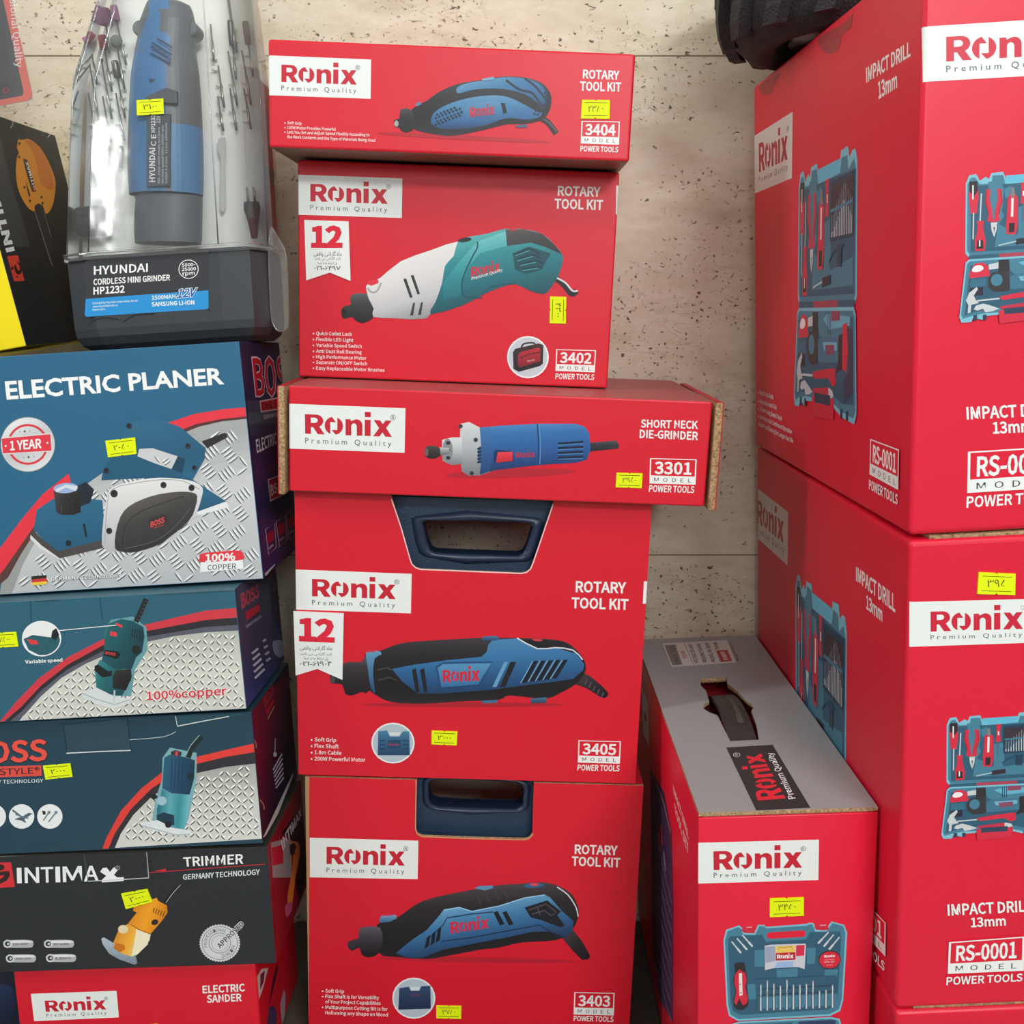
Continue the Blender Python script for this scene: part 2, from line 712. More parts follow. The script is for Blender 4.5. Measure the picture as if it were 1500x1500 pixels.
def wordmark(p, col, tl, tr, br, bl):
    g = p.sub(tl, tr, br, bl)
    # R
    outer = [(0, 2), (13, 2)] + arc(13.2, 33, 8, 31, -90, 60, 9) + [(16.6, 62), (22.6, 100), (14.6, 100), (9.4, 66), (6.8, 66), (6.8, 100), (0, 100)]
    hole = [(6.8, 18), (11.2, 18)] + arc(11.2, 31, 3.6, 13, -90, 90, 6) + [(6.8, 44)]
    g.poly(outer, col, holes=[hole])
    # o: two opposed hooks round an upright slot
    g.poly(arc(33.3, 55, 10.65, 45, -101, -247, 16) + [(29.2, 98), (29.2, 37), (35.7, 37)], col)
    g.poly(arc(33.3, 55, 10.65, 45, 79, -67, 16) + [(37.3, 12), (37.3, 76), (30.6, 76)], col)
    # n
    g.poly([(46.8, 19), (52.6, 19), (53.1, 28)] + arc(59.6, 47, 6.7, 29, -125, 0, 8) + [(66.3, 100), (59.8, 100), (59.8, 54)] + arc(56.6, 54, 3.2, 15, 0, -180, 8) + [(53.4, 100), (46.8, 100)], col)
    # i
    g.poly([(69, 18), (75.8, 18), (75.8, 100), (69, 100)], col)
    g.poly([(69, -21), (75.8, -21), (75.8, 5), (69, 5)], col)
    # x
    g.poly([(79.2, 18), (86.6, 18), (89.8, 37), (93.0, 18), (100, 18), (93.8, 56), (100.6, 100), (93, 100), (89.6, 79), (86.2, 100), (78.8, 100), (85.6, 58)], col)


def brand_panel(p, tl, tr, br, bl, lx=(0.142, 0.862), white=(226, 230, 228), red=(192, 26, 48), ly=(0.21, 0.655), wrap=True):
    (p.wrap if wrap else (lambda q, c: p.poly(q, c)))([tl, tr, br, bl], white)

    def B(a, b):
        return tuple(tl[i] * (1 - a) * (1 - b) + tr[i] * a * (1 - b) + br[i] * a * b + bl[i] * (1 - a) * b for i in range(2))
    a0, a1 = lx
    wordmark(p, red, B(a0, ly[0]), B(a1, ly[0]), B(a1, ly[1]), B(a0, ly[1]))
    p.tq('P r e m i u m   Q u a l i t y', B(a0, 0.745), B(a1, 0.745), B(a1, 0.865), B(a0, 0.865), (70, 84, 88), 0.0, True)
    p.tq('®', B(a1 - .012, ly[0] - .05), B(a1 + .034, ly[0] - .05), B(a1 + .034, ly[0] + .07), B(a1 - .012, ly[0] + .07), (70, 84, 88), 0.0)


def model_badge(p, tl, tr, br, bl, num, red, below):
    """white outlined number, MODEL band and the POWER TOOLS line (below = quad)"""
    def B(a, b):
        return tuple(tl[i] * (1 - a) * (1 - b) + tr[i] * a * (1 - b) + br[i] * a * b + bl[i] * (1 - a) * b for i in range(2))
    p.poly([tl, tr, br, bl], WHITE)
    p.poly([B(.028, .035), B(.972, .035), B(.972, .68), B(.028, .68)], red)
    p.tq(num, B(.1, .13), B(.9, .13), B(.9, .62), B(.1, .62), WHITE, 0.035)
    p.tq('M  O  D  E  L', B(.1, .765), B(.9, .765), B(.9, .92), B(.1, .92), (60, 60, 62), 0.004)
    p.tq('POWER TOOLS', *below, WHITE, 0.03)


def sticker(parent, face, ox, oy, s, tl, tr, br, bl, num, lift=0.0002, vert=False):
    """neon price label with notched edges, two rules and a handwritten number"""
    mb = MB()
    k0 = face.k
    p = Pen(face, mb, ox, oy, s)

    def B(a, b):
        return tuple(tl[i] * (1 - a) * (1 - b) + tr[i] * a * (1 - b) + br[i] * a * b + bl[i] * (1 - a) * b for i in range(2))
    nt, nb = [(.46, 0), (.5, .07), (.54, 0)], [(.54, 1), (.5, .93), (.46, 1)]
    out = [B(*q) for q in [(0, .1), (0, 0)] + nt + [(1, 0), (1, 1)] + nb + [(0, 1)]]
    off = face.k * STEP + lift
    uv = [p.uv(*q) for q in out]
    mb.plate(uv, [], lambda u, v, t: face.at(u, v, t), 0.00002, off, (222, 246, 8))
    face.k = int(off / STEP) + 2
    ink = (52, 60, 18)
    p.line([B(.1, .16), B(.9, .16)], 2.2 * s / 2.7, ink)
    p.line([B(.1, .84), B(.9, .84)], 2.2 * s / 2.7, ink)
    n = len(num)
    if num:
        p.tq(num, B(.24, .32), B(.76, .28), B(.76, .62), B(.24, .66), ink, 0.0)
    face.k = k0 + 2
    return mb.build('price_sticker', PAPER, parent)


def checker(p, region, pitch, ln, wd, base_dark=(84, 88, 92), light=(226, 228, 230), ang=0.0, cl=1, jit=0.0):
    """raised-lug pattern of a printed chequer plate: alternating lens-shaped strokes"""
    xs = [q[0] for q in region]
    ys = [q[1] for q in region]
    i0, i1 = int(min(xs) / pitch) - 2, int(max(xs) / pitch) + 3
    j0, j1 = int(min(ys) / pitch) - 2, int(max(ys) / pitch) + 3
    ca, sa = math.cos(math.radians(ang)), math.sin(math.radians(ang))
    V, F, V2, F2 = [], [], [], []
    for i in range(i0 - 6, i1 + 6):
        for j in range(j0 - 6, j1 + 6):
            cx, cy = i * pitch, j * pitch
            cx, cy = cx * ca - cy * sa, cx * sa + cy * ca
            th = math.radians(ang + (45 if (i + j) % 2 else -45))
            c, s = math.cos(th), math.sin(th)
            for k in range(cl):
                o = (k - (cl - 1) / 2) * wd * 2.3
                x, y = cx - s * o, cy + c * o
                if not (inside((x + c * ln * .5, y + s * ln * .5), region) and inside((x - c * ln * .5, y - s * ln * .5), region)):
                    continue
                for VV, FF, sh in ((V, F, 0.35), (V2, F2, -0.35)):
                    b = len(VV)
                    for a, w in ((-.5, 0), (-.2, .5), (.2, .5), (.5, 0), (.2, -.5), (-.2, -.5)):
                        VV.append(p.uv(x + c * ln * a - s * wd * (w + sh), y + s * ln * a + c * wd * (w + sh)))
                    FF.append([b + q for q in range(6)])
    if F:
        p._raw(V, F, base_dark)
        p._raw(V2, F2, light)


def carton(mb, w, d, h, cols, r=0.0015):
    """closed carton body; cols = base colours for front, left, right, top, others"""
    bm = bmesh.new()
    bmesh.ops.create_cube(bm, size=1.0)
    for v in bm.verts:
        v.co = Vector(((v.co.x + .5) * w, (v.co.y + .5) * d, (v.co.z + .5) * h))
    bmesh.ops.bevel(bm, geom=list(bm.edges), offset=r, segments=4, profile=0.5, affect='EDGES')
    bm.normal_update()
    bm.verts.index_update()
    vs = [v.co.copy() for v in bm.verts]
    for f in bm.faces:
        n = f.normal
        a = max(((-n.y, 'front'), (-n.x, 'left'), (n.x, 'right'), (n.z, 'top'), (-n.z, 'under'), (n.y, 'back')))[1]
        mb.add([vs[v.index] for v in f.verts], [list(range(len(f.verts)))], cols.get(a, cols['front']), 0, False)
    bm.free()


RED = (208, 18, 42)

# ------------------------------------------------------------------ the shop round the stacks
def slab(name, x0, y0, z0, x1, y1, z1, mat):
    mb = MB()
    mb.box(x0, y0, z0, x1, y1, z1)
    return struct(mb.build(name, mat))


WALL_Y = 1.278
slab('floor', -5.0, -9.4, -0.06, 3.0, WALL_Y, 0.0, FLOORTILE)
slab('ceiling', -5.0, -9.4, 2.7, 3.0, WALL_Y, 2.78, PLASTER)
slab('wall_left', -5.08, -9.4, 0, -5.0, WALL_Y, 2.7, PLASTER)
slab('wall_right', 3.0, -9.4, 0, 3.08, WALL_Y, 2.7, PLASTER)
slab('wall_rear', -5.0, -9.48, 0, 3.0, -9.4, 2.7, PLASTER)
slab('wall_front', -5.0, WALL_Y, 0, 3.0, WALL_Y + 0.1, 2.7, TRAV)
mb = MB()
for z in (1.272, 0.672):
    mb.box(-5.0, WALL_Y - 0.0004, z - 0.0007, 3.0, WALL_Y + 0.01, z + 0.0007)
struct(mb.build('trim_1', MORTAR))                       # the fine joints between the stone slabs
slab('trim_2', -0.66, 0.84, 0.0, 0.315, WALL_Y - 0.02, 0.155, PLANK)   # low plinth under the stacks

# ------------------------------------------------------------------ middle stack: five red tool cartons
def box_thing(name, label, cat, q, roll, yaw=0.0, pitch=0.0, group=None):
    X, Y, Z, w, d, h = q
    M = pose(X, Y, Z, roll, yaw, pitch)
    return thing(name, label, cat, M, group), M, w, d, h


REDS = {'front': RED, 'left': RED, 'right': RED, 'top': RED, 'under': (120, 104, 86), 'back': RED}


def title(p, rows, col=WHITE, bold=0.035):
    for s, x0, y0, x1, y1, cap in rows:
        p.tx(s, x0, y0, x1, y1, cap, col, bold)


def bullets(p, rows, cap, col=WHITE, bold=0.012, dot=True):
    for s, x0, y0, x1, y1 in rows:
        p.tx(s, x0, y0, x1, y1, cap, col, bold)
        if dot and not s.startswith(' '):
            p.ell(x0 - cap * 0.75, y0 - cap * 0.4, cap * 0.22, cap * 0.24, col, n=8)


BLK, BLK2, NAVY = (24, 24, 28), (52, 54, 60), (20, 34, 52)
BLU, BLU2, BLU3 = (40, 92, 142), (88, 140, 178), (24, 58, 98)
TEA, TEA2, TEA3 = (22, 112, 124), (64, 158, 164), (12, 74, 86)

# ---- 3404, the slim one on top
root, M, w, d, h = box_thing('tool_carton', 'slim red rotary tool kit carton lying topmost on the middle stack', 'box',
                             (-0.2323, 1.03, 0.1372, 0.345, 0.235, 0.0971), 2.2, group='red tool cartons of the middle stack')
mb = MB()
carton(mb, w, d, h, REDS, 0.003)
F = Face(M, w, d, h, 'front', 0.003)
p = Pen(F, mb, 370, 40, 2.586)
brand_panel(p, (53, 106), (449, 122), (447, 271), (53, 257))
title(p, [('ROTARY', 1251, 194, 1389, 199, 34), ('TOOL KIT', 1240, 240, 1396, 244, 35)])
model_badge(p, (1246, 355), (1391, 357), (1388, 445), (1243, 440), '3404', RED, ((1242, 449), (1386, 453), (1384, 474), (1241, 470)))
bullets(p, [('Soft Grip', 131, 367, 186, 370), ('135W Motor Provides Powerful', 131, 385, 315, 392), ('Lets You Set and Adjust Speed Flexibly According to', 131, 402, 443, 413),
            (' the Work Contents and the Type of Materials Being Used', 131, 420, 465, 434)], 11)
p.ell(800, 418, 330, 9, (176, 24, 42), 3)
p.line([(1092, 345), (1120, 362), (1150, 403)], 22, BLK, 4)
p.line([(1098, 345), (1124, 362), (1152, 396)], 5, (80, 80, 84), 4)
body = [(600, 318), (622, 298), (662, 277), (710, 243), (780, 214), (870, 199), (950, 187), (1030, 190), (1095, 211), (1126, 246), (1132, 285), (1119, 328), (1088, 354),
        (1030, 366), (962, 368), (880, 388), (800, 405), (740, 412), (680, 404), (622, 391), (598, 372)]
p.shade(body, [(0, (58, 64, 72)), (.35, (30, 32, 38)), (.7, (18, 18, 22)), (1, (40, 40, 46))], 90, 4)
p.shade([(535, 352), (556, 345), (560, 312), (582, 306), (606, 316), (612, 350), (606, 392), (582, 400), (562, 392), (556, 380), (538, 378)], [(0, (70, 70, 74)), (.4, (30, 30, 34)), (1, (14, 14, 16))], 90)
p.ell(545, 365, 8, 12, (160, 160, 160))
p.poly([(617, 290), (634, 280), (640, 292), (620, 300)], (90, 120, 150))
p.shade([(776, 228), (820, 210), (890, 200), (950, 190), (1030, 194), (1085, 214), (1112, 250), (1116, 296), (1098, 306), (1076, 284), (1040, 258), (985, 240), (920, 232), (840, 236), (780, 250)],
        [(0, BLU2), (.3, (52, 110, 156)), (.7, BLU), (1, BLU3)], 75, 4)
p.shade([(676, 352), (690, 322), (740, 292), (820, 268), (905, 258), (965, 264), (1020, 288), (1075, 318), (1095, 322), (1085, 340), (1040, 350), (960, 345), (880, 372), (790, 386), (715, 384), (682, 370)],
        [(0, BLU2), (.35, (60, 118, 162)), (.75, BLU), (1, BLU3)], 88, 4)
p.shade([(800, 308), (812, 292), (900, 280), (950, 284), (954, 316), (930, 330), (812, 352), (804, 338)], [(0, (84, 136, 174)), (1, (44, 98, 146))], 90)
p.line([(960, 200), (1010, 236), (1060, 250), (1098, 300), (1118, 290)], 9, NAVY, 4)
p.line([(1030, 194), (1072, 225), (1110, 272), (1126, 280)], 8, NAVY, 4)
p.poly([(940, 286), (956, 288), (964, 325), (950, 328)], BLK)
for i in range(8):
    for j in range(4):
        x, y = 694 + i * 13 + (j % 2) * 6, 362 - i * 5 - j * 13 + 8
        if 690 < x < 797 and y > 305:
            p.ell(x, y, 5, 5, (16, 30, 48), n=6)
for i in range(5):
    for j in range(9):
        x, y = 1068 + i * 13 + (j % 2) * 6, 240 + j * 11 + i * 3
        if inside((x, y), [(1095, 232), (1128, 252), (1130, 290), (1108, 330), (1070, 340), (1062, 318), (1100, 305), (1112, 280)]):
            p.ell(x, y, 4.5, 4.5, (16, 30, 48), n=6)
wordmark(p, (196, 36, 58), (822, 304), (917, 294), (915, 330), (824, 342))
p.poly([(868, 196), (912, 188), (920, 198), (872, 204)], (110, 160, 190))
p.poly([(994, 372), (1040, 368), (1040, 380), (1000, 380)], (60, 90, 120))
FR = Face(M, w, d, h, 'right', 0.003)
mb.build('carton', PRINT, root)
sticker(root, F, 370, 40, 2.586, (1248, 275), (1353, 276), (1352, 347), (1243, 346), '۲۳۸۰')

# ---- 3402
root, M, w, d, h = box_thing('tool_carton', 'red carton second from top of the middle stack, picturing a white and teal tool', 'box',
                             (-0.2258, 1.09, -0.0850, 0.327, 0.18, 0.2190), 2.2, group='red tool cartons of the middle stack')
mb = MB()
carton(mb, w, d, h, REDS, 0.002)
F = Face(M, w, d, h, 'front', 0.002)
p = Pen(F, mb, 400, 220, 2.7778)
brand_panel(p, (90, 99), (526, 115), (524, 276), (90, 262))
title(p, [('ROTARY', 1158, 185, 1332, 190, 40), ('TOOL KIT', 1145, 238, 1342, 244, 41)])
model_badge(p, (1152, 810), (1314, 814), (1309, 904), (1149, 898), '3402', RED, ((1150, 908), (1308, 912), (1306, 935), (1148, 931)))
bullets(p, [('Quick Collet Lock', 175, 752, 321, 756), ('Flexible LED Light', 175, 776, 327, 780), ('Variable Speed Switch', 175, 800, 361, 805), ('Anti Dust Ball Bearing', 175, 824, 361, 829),
            ('High Performance Motor', 175, 847, 380, 853), ('Separate ON/OFF Switch', 175, 869, 383, 876), ('Easy Replaceable Motor Brushes', 175, 893, 454, 902)], 14, bold=0.016)
p.wrap([(1397, 144), (1415, 144), (1412, 262), (1394, 262)], WHITE)
# tool picture
p.line([(1150, 520), (1185, 548), (1215, 584), (1235, 572)], 24, (30, 30, 34), 4)
p.line([(1152, 518), (1190, 540), (1218, 572), (1240, 572)], 7, (214, 214, 214), 4)
p.shade([(278, 650), (292, 634), (318, 628), (312, 604), (330, 584), (380, 584), (404, 612), (412, 652), (404, 686), (362, 704), (332, 690), (322, 678), (292, 686), (280, 676)],
        [(0, (92, 92, 94)), (.35, (56, 56, 58)), (1, (22, 22, 24))], 90, 2)
p.ell(288, 661, 9, 16, (20, 20, 22))
p.shade([(392, 610), (380, 570), (384, 545), (436, 520), (520, 452), (640, 408), (752, 372), (735, 430), (700, 470), (688, 540), (660, 620), (625, 684), (500, 684), (408, 678), (410, 645)],
        [(0, (230, 230, 228)), (.4, (212, 212, 211)), (.7, (188, 190, 193)), (1, (138, 142, 146))], 75, 2)
p.poly([(384, 545), (388, 530), (428, 526), (430, 540), (400, 552)], (214, 44, 66))
p.line([(384, 560), (400, 578), (424, 572), (440, 540)], 8, (160, 162, 164), 4)
p.shade([(752, 372), (800, 352), (870, 340), (945, 320), (1020, 322), (1095, 340), (1150, 390), (1180, 432), (1172, 480), (1160, 512), (1130, 560), (1100, 586), (1040, 570), (985, 545), (920, 560), (850, 590),
         (770, 632), (640, 668), (660, 620), (688, 540), (700, 470), (735, 430)], [(0, (86, 176, 178)), (.3, (40, 138, 146)), (.6, TEA), (1, TEA3)], 78, 2)
p.shade([(830, 372), (946, 330), (952, 388), (840, 420), (800, 470), (772, 530), (770, 590), (690, 612), (694, 540), (745, 470), (770, 440)], [(0, (110, 196, 196)), (.5, (48, 150, 156)), (1, (20, 104, 116))], 80)
p.shade([(946, 322), (1020, 322), (1095, 340), (1150, 390), (1176, 425), (1110, 395), (1050, 376), (990, 385), (952, 390)], [(0, (92, 82, 84)), (.5, (52, 54, 58)), (1, (36, 42, 48))], 80)
p.line([(832, 372), (830, 400), (812, 432), (780, 500), (768, 548), (780, 595), (850, 600)], 6, TEA3, 4)
p.line([(850, 588), (880, 560), (940, 545), (990, 540)], 5, TEA3, 3)
p.poly([(975, 420), (1040, 392), (1130, 420), (1092, 486), (1030, 505), (985, 486)], TEA3)
for k in range(4):
    p.line([(985 + k * 10, 424 + k * 20), (1045 + k * 12, 402 + k * 24), (1085 + k * 4, 424 + k * 18)], 5, (8, 46, 56), 3)
    p.line([(985 + k * 10, 430 + k * 20), (1045 + k * 12, 408 + k * 24)], 3, (70, 160, 166))
p.ell(780, 365, 28, 9, (30, 40, 46), -8)
p.ell(975, 322, 16, 5, (196, 50, 70))
for x, y, a in ((538, 550, 0), (568, 536, 0), (566, 648, 1), (598, 646, 1)):
    if a:
        p.poly([(x + 4, y - 26), (x + 12, y - 28), (x + 4, y + 24), (x - 8, y + 24)], (48, 48, 52))
    else:
        p.poly([(x - 8, y - 26), (x + 4, y - 28), (x + 30, y + 48), (x + 20, y + 52)], (48, 48, 52))
wordmark(p, (198, 38, 60), (806, 476), (924, 452), (924, 492), (806, 516))
p.tq('Premium Quality', (808, 516), (934, 480), (934, 492), (808, 530), WHITE, 0.01)
# round inset with a red bag
p.ell(1037, 842, 85, 86, (236, 238, 238))
p.ell(1037, 842, 79, 80, (190, 200, 208))
p.line([(1010, 806), (1020, 788), (1060, 784), (1068, 798)], 7, (40, 36, 40), 3)
p.shade([(976, 822), (985, 808), (1080, 786), (1100, 792), (1098, 868), (1086, 878), (1000, 902), (978, 890)], [(0, (70, 30, 36)), (.3, (40, 34, 38)), (1, (24, 22, 26))], 90)
p.shade([(996, 836), (1004, 822), (1082, 802), (1088, 812), (1088, 858), (1004, 884), (996, 872)], [(0, (182, 38, 54)), (1, (122, 22, 36))], 90)
p.line([(1004, 846), (1040, 830), (1086, 822)], 4, (60, 20, 28))
p.tx('Ronix', 1036, 862, 1066, 856, 8, (220, 170, 170), 0.02)
mb.build('carton', PRINT, root)


def ribbon(root, F, p0, pts, twelve, rows, digits):
    m2 = MB()
    q = Pen(F, m2, p0.ox, p0.oy, p0.s)
    m2.plate([q.uv(*a) for a in pts], [], lambda u, v, t: (u, -t, v), 0.00002, 0.0016, (226, 230, 228))
    k0 = F.k
    F.k = int(0.0016 / STEP) + 2
    old = F.r
    F.r = 0
    q.tq('12', *twelve, (214, 38, 60), 0.07)
    for s, quad in rows:
        q.tq(s, *quad, (58, 66, 70), 0.004)
    q.tq(digits[0], *digits[1], (58, 66, 70), 0.012)
    F.r = old
    F.k = k0
    return m2.build('guarantee_sticker', PAPER, root)


FA1 = 'ﯽﻌﻗاو ﯽﺘﻧارﺎﮔ هﺎﻣ'
FA2 = 'ﺪﺷﺎﺑ ﯽﻣ ﯽﺘﻧارﺎﮔ درﺎﮐ'
FA3 = 'ﺎﻤﺷ ﺎﺑ ﺎﻣ طﺎﺒﺗرا ﻞﭘ'
ribbon(root, F, p, [(128, 284), (308, 290), (316, 532), (232, 498), (136, 530)], ((156, 308), (284, 308), (284, 398), (156, 398)),
       [(FA1, ((166, 414), (280, 414), (280, 430), (166, 430))), (FA2, ((170, 436), (276, 436), (276, 446), (170, 446))), (FA3, ((184, 454), (262, 454), (262, 464), (184, 464)))],
       ('۰۲۱-۶۴۹۷', ((168, 470), (276, 472), (276, 490), (168, 488))))
sticker(root, F, 400, 220, 2.7778, (1193, 597), (1191, 706), (1125, 704), (1127, 595), '۴۳۰۰')

# ---- 3301, the long one with open ends
root, M, w, d, h = box_thing('tool_carton', 'long red die-grinder carton in the middle stack with corrugated kraft flaps at its ends', 'box',
                             (-0.2215, 1.0, -0.1914, 0.4135, 0.25, 0.1050), 2.2, group='red tool cartons of the middle stack')
mb = MB()
C3C = dict(REDS)
C3C['top'] = (168, 76, 78)
carton(mb, w, d, h, C3C, 0.002)
F = Face(M, w, d, h, 'front', 0.002)
p = Pen(F, mb, 390, 540, 2.2059)
brand_panel(p, (67, 113), (450, 128), (447, 272), (70, 258), (0.15, 0.885))
title(p, [('SHORT NECK', 1210, 190, 1395, 195, 26), ('DIE-GRINDER', 1206, 224, 1395, 231, 27)])
model_badge(p, (1240, 289), (1391, 293), (1387, 375), (1238, 371), '3301', RED, ((1238, 376), (1384, 380), (1382, 402), (1236, 398)))
p.ell(790, 338, 210, 14, (176, 24, 44), -2)
p.shade([(1040, 240), (1130, 232), (1140, 246), (1138, 258), (1042, 268)], [(0, (76, 80, 90)), (.4, (44, 48, 58)), (1, (26, 28, 36))], 90)
p.shade([(690, 190), (760, 184), (876, 178), (1000, 178), (1030, 188), (1044, 210), (1048, 262), (1036, 294), (1000, 304), (876, 312), (740, 328), (690, 342)],
        [(0, (70, 130, 186)), (.2, (46, 106, 168)), (.55, (34, 86, 148)), (.85, (22, 58, 112)), (1, (16, 42, 88))], 88)
p.line([(876, 178), (880, 245), (878, 312)], 4, (20, 52, 100), 3)
p.line([(882, 180), (886, 245), (884, 308)], 2.5, (84, 140, 190), 3)
p.shade([(628, 178), (655, 172), (690, 190), (722, 188), (730, 260), (722, 334), (690, 345), (655, 346), (632, 332), (624, 260)], [(0, (206, 210, 214)), (.5, (170, 174, 180)), (1, (112, 118, 126))], 90)
p.shade([(690, 190), (724, 188), (732, 260), (722, 332), (690, 343), (694, 300), (684, 300), (684, 255), (694, 250)], [(0, (60, 118, 174)), (1, (24, 60, 112))], 90)
for k in range(5):
    p.poly([(682, 256 + k * 11), (694, 254 + k * 11), (694, 260 + k * 11), (682, 262 + k * 11)], BLK)
p.shade([(568, 230), (600, 222), (632, 222), (634, 308), (598, 312), (570, 298)], [(0, (214, 216, 218)), (.5, (176, 180, 184)), (1, (116, 120, 126))], 90)
p.ell(586, 266, 17, 40, (130, 134, 140))
for yy in (240, 262, 288):
    p.ell(588, yy, 7, 6, (40, 42, 46))
p.shade([(560, 254), (592, 256), (592, 276), (560, 280)], [(0, (190, 190, 190)), (1, (90, 92, 96))], 90)
p.shade([(514, 254), (528, 248), (548, 250), (562, 258), (562, 282), (546, 290), (526, 290), (514, 284)], [(0, (74, 70, 70)), (1, (20, 20, 22))], 90)
p.ell(518, 270, 6, 13, (96, 92, 92))
for x, y in ((628, 186), (677, 230), (664, 338)):
    p.ell(x, y, 7, 7, (48, 50, 56))
p.poly([(735, 268), (742, 262), (796, 266), (800, 300), (740, 306), (735, 298)], (18, 46, 92))
p.shade([(748, 270), (796, 268), (796, 298), (742, 304)], [(0, (226, 62, 76)), (1, (182, 30, 48))], 90)
wordmark(p, (176, 40, 66), (806, 270), (868, 268), (868, 286), (806, 288))
for k in range(4):
    p.line([(942 - 0 * k, 242 + k * 15), (1024, 236 + k * 16)], 6, (12, 24, 48))
    p.line([(942, 247 + k * 15), (1024, 242 + k * 16)], 2, (84, 140, 190))
mb.build('carton', PRINT, root)
for side, x0, x1 in (('l', -0.0095, -0.0035), ('r', w + 0.0035, w + 0.0105)):
    m2 = MB()
    m2.box(x0, -0.003, -0.003, x1, d - 0.03, h - 0.001, (178, 140, 96), 0, 0.0012, 2)
    o_ = m2.build('end_flap', KRAFT, root)
    m2 = MB()
    xo = x0 - 0.0009 if side == 'l' else x1
    m2.box(xo, -0.002, -0.003, xo + 0.0009, d - 0.03, h - 0.001, (190, 30, 48))
    m2.box(min(x0, x0 if side == 'l' else x0), -0.002, h - 0.001, x1, d - 0.03, h - 0.0006, (190, 30, 48))
    m2.build('printed_liner', PRINT, o_)
sticker(root, F, 390, 540, 2.2059, (1132, 336), (1216, 338), (1213, 386), (1129, 383), '۳۹۵۰')


# ---- the two taller cartons with a handle cut-out and the navy case inside
def notch_carton(root, M, w, d, h, notch, cols, kraft_left=False):
    """front and back walls with the same cut-out from the top edge, sides, bottom, and a top left and right of the cut-out"""
    t = 0.003
    mb = MB()
    nu = [(max(0.004, min(w - .004, u)), min(h, v)) for u, v in notch]
    outline = [(0, 0), (w, 0), (w, h), (nu[-1][0], h)] + nu[::-1][1:-1] + [(nu[0][0], h), (0, h)]
    mb.plate(outline, [], lambda u, v, q: (u, q, v), 0.0, t, cols['front'], 0, 1, (178, 140, 96))
    cu_ = sum(u for u, v in nu) / len(nu)
    bk = [(min(w - .012, max(.012, cu_ + (u - cu_) * 1.15)), h - (h - v) * 1.55) for u, v in nu]
    outline = [(0, 0), (w, 0), (w, h), (bk[-1][0], h)] + bk[::-1][1:-1] + [(bk[0][0], h), (0, h)]
    mb.plate(outline, [], lambda u, v, q: (u, q, v), d - t, d, cols['back'], 0, 1, (178, 140, 96))
    mb.box(0, t, 0, t, d - t, h, cols['left'])
    mb.box(w - t, t, 0, w, d - t, h, cols['right'])
    mb.box(t, t, 0, w - t, d - t, t, cols['front'])
    mb.box(t, t, h - t, nu[0][0], d - t, h, cols['top'])
    mb.box(nu[-1][0], t, h - t, w - t, d - t, h, cols['top'])
    return mb


def case_inside(label, M, w, d, h, hole, rim, top, mesh_quad=None):
    """blue plastic tool case standing inside the carton; its moulded handle shows in the cut-out"""
    ct = thing('tool_case', label, 'tool case', M, 'tool cases inside the middle cartons')
    m = MB()
    d = 0.046
    x0, x1, z0, z1 = 0.008, w - 0.008, 0.006, top
    y0, y1 = 0.016, d - 0.008
    m.plate([(x0, z0), (x1, z0), (x1, z1), (x0, z1)], [hole], lambda u, v, q: (u, q, v), y0, y1, (36, 56, 80))
    m.build('case_shell', NAVY_PLASTIC, ct)
    m = MB()
    n = len(hole)
    m.add([(u, y0 - 0.001, v) for u, v in rim] + [(u, y0 - 0.005, v) for u, v in [((a[0] * .55 + b[0] * .45), (a[1] * .55 + b[1] * .45)) for a, b in zip(rim, hole)]] + [(u, y0 - 0.004, v) for u, v in hole] + [(u, y0 + 0.02, v) for u, v in hole],
          [[i, (i + 1) % n, n + (i + 1) % n, n + i] for i in range(n)] + [[n + i, n + (i + 1) % n, 2 * n + (i + 1) % n, 2 * n + i] for i in range(n)] + [[2 * n + i, 2 * n + (i + 1) % n, 3 * n + (i + 1) % n, 3 * n + i] for i in range(n)],
          (32, 46, 70), 0, True)
    m.build('carry_handle', NAVY_SMOOTH, ct)
    return ct


def grow(loop, s):
    cx = sum(q[0] for q in loop) / len(loop)
    cy = sum(q[1] for q in loop) / len(loop)
    out = []
    for u, v in loop:
        l = math.hypot(u - cx, v - cy)
        out.append((u + (u - cx) / l * s, v + (v - cy) / l * s))
    return out


# ---- 3405
root, M, w, d, h = box_thing('tool_carton', 'tall red rotary tool carton with a trapezoid handle cut-out, under the long die-grinder carton', 'box',
                             (-0.2298, 1.02, -0.5056, 0.363, 0.105, 0.3110), 1.7, group='red tool cartons of the middle stack')
F = Face(M, w, d, h, 'front', 0.0)
n_ = Pen(F, None, 560, 720, 5.357)
notch = [n_.uv(x, y) for x, y in ((66, 20), (150, 290), (215, 520), (232, 570), (262, 596), (300, 608), (700, 624), (1090, 640), (1130, 632), (1160, 606), (1180, 560), (1260, 330), (1352, 60))]
mb = notch_carton(root, M, w, d, h, notch, REDS)
n2 = Pen(F, mb, 560, 720, 5.357)
n2.line([(72, 60), (150, 290), (215, 520), (232, 570), (262, 598), (300, 611), (700, 627), (1090, 643), (1132, 635), (1163, 608), (1184, 560), (1262, 330), (1340, 100)], 9, (238, 200, 200))
p = Pen(F, mb, 410, 720, 2.6786)
brand_panel(p, (61, 306), (517, 323), (514, 478), (62, 463))
title(p, [('ROTARY', 1160, 395, 1358, 400, 44), ('TOOL KIT', 1144, 458, 1367, 465, 43)])
model_badge(p, (1171, 976), (1338, 980), (1334, 1068), (1169, 1063), '3405', RED, ((1169, 1071), (1334, 1074), (1332, 1098), (1167, 1094)))
bullets(p, [('Soft Grip', 136, 980, 221, 983), ('Flex Shaft', 136, 1005, 231, 1008), ('1.8m Cable', 136, 1030, 241, 1033), ('200W Powerful Motor', 136, 1055, 335, 1060)], 15, bold=0.016)
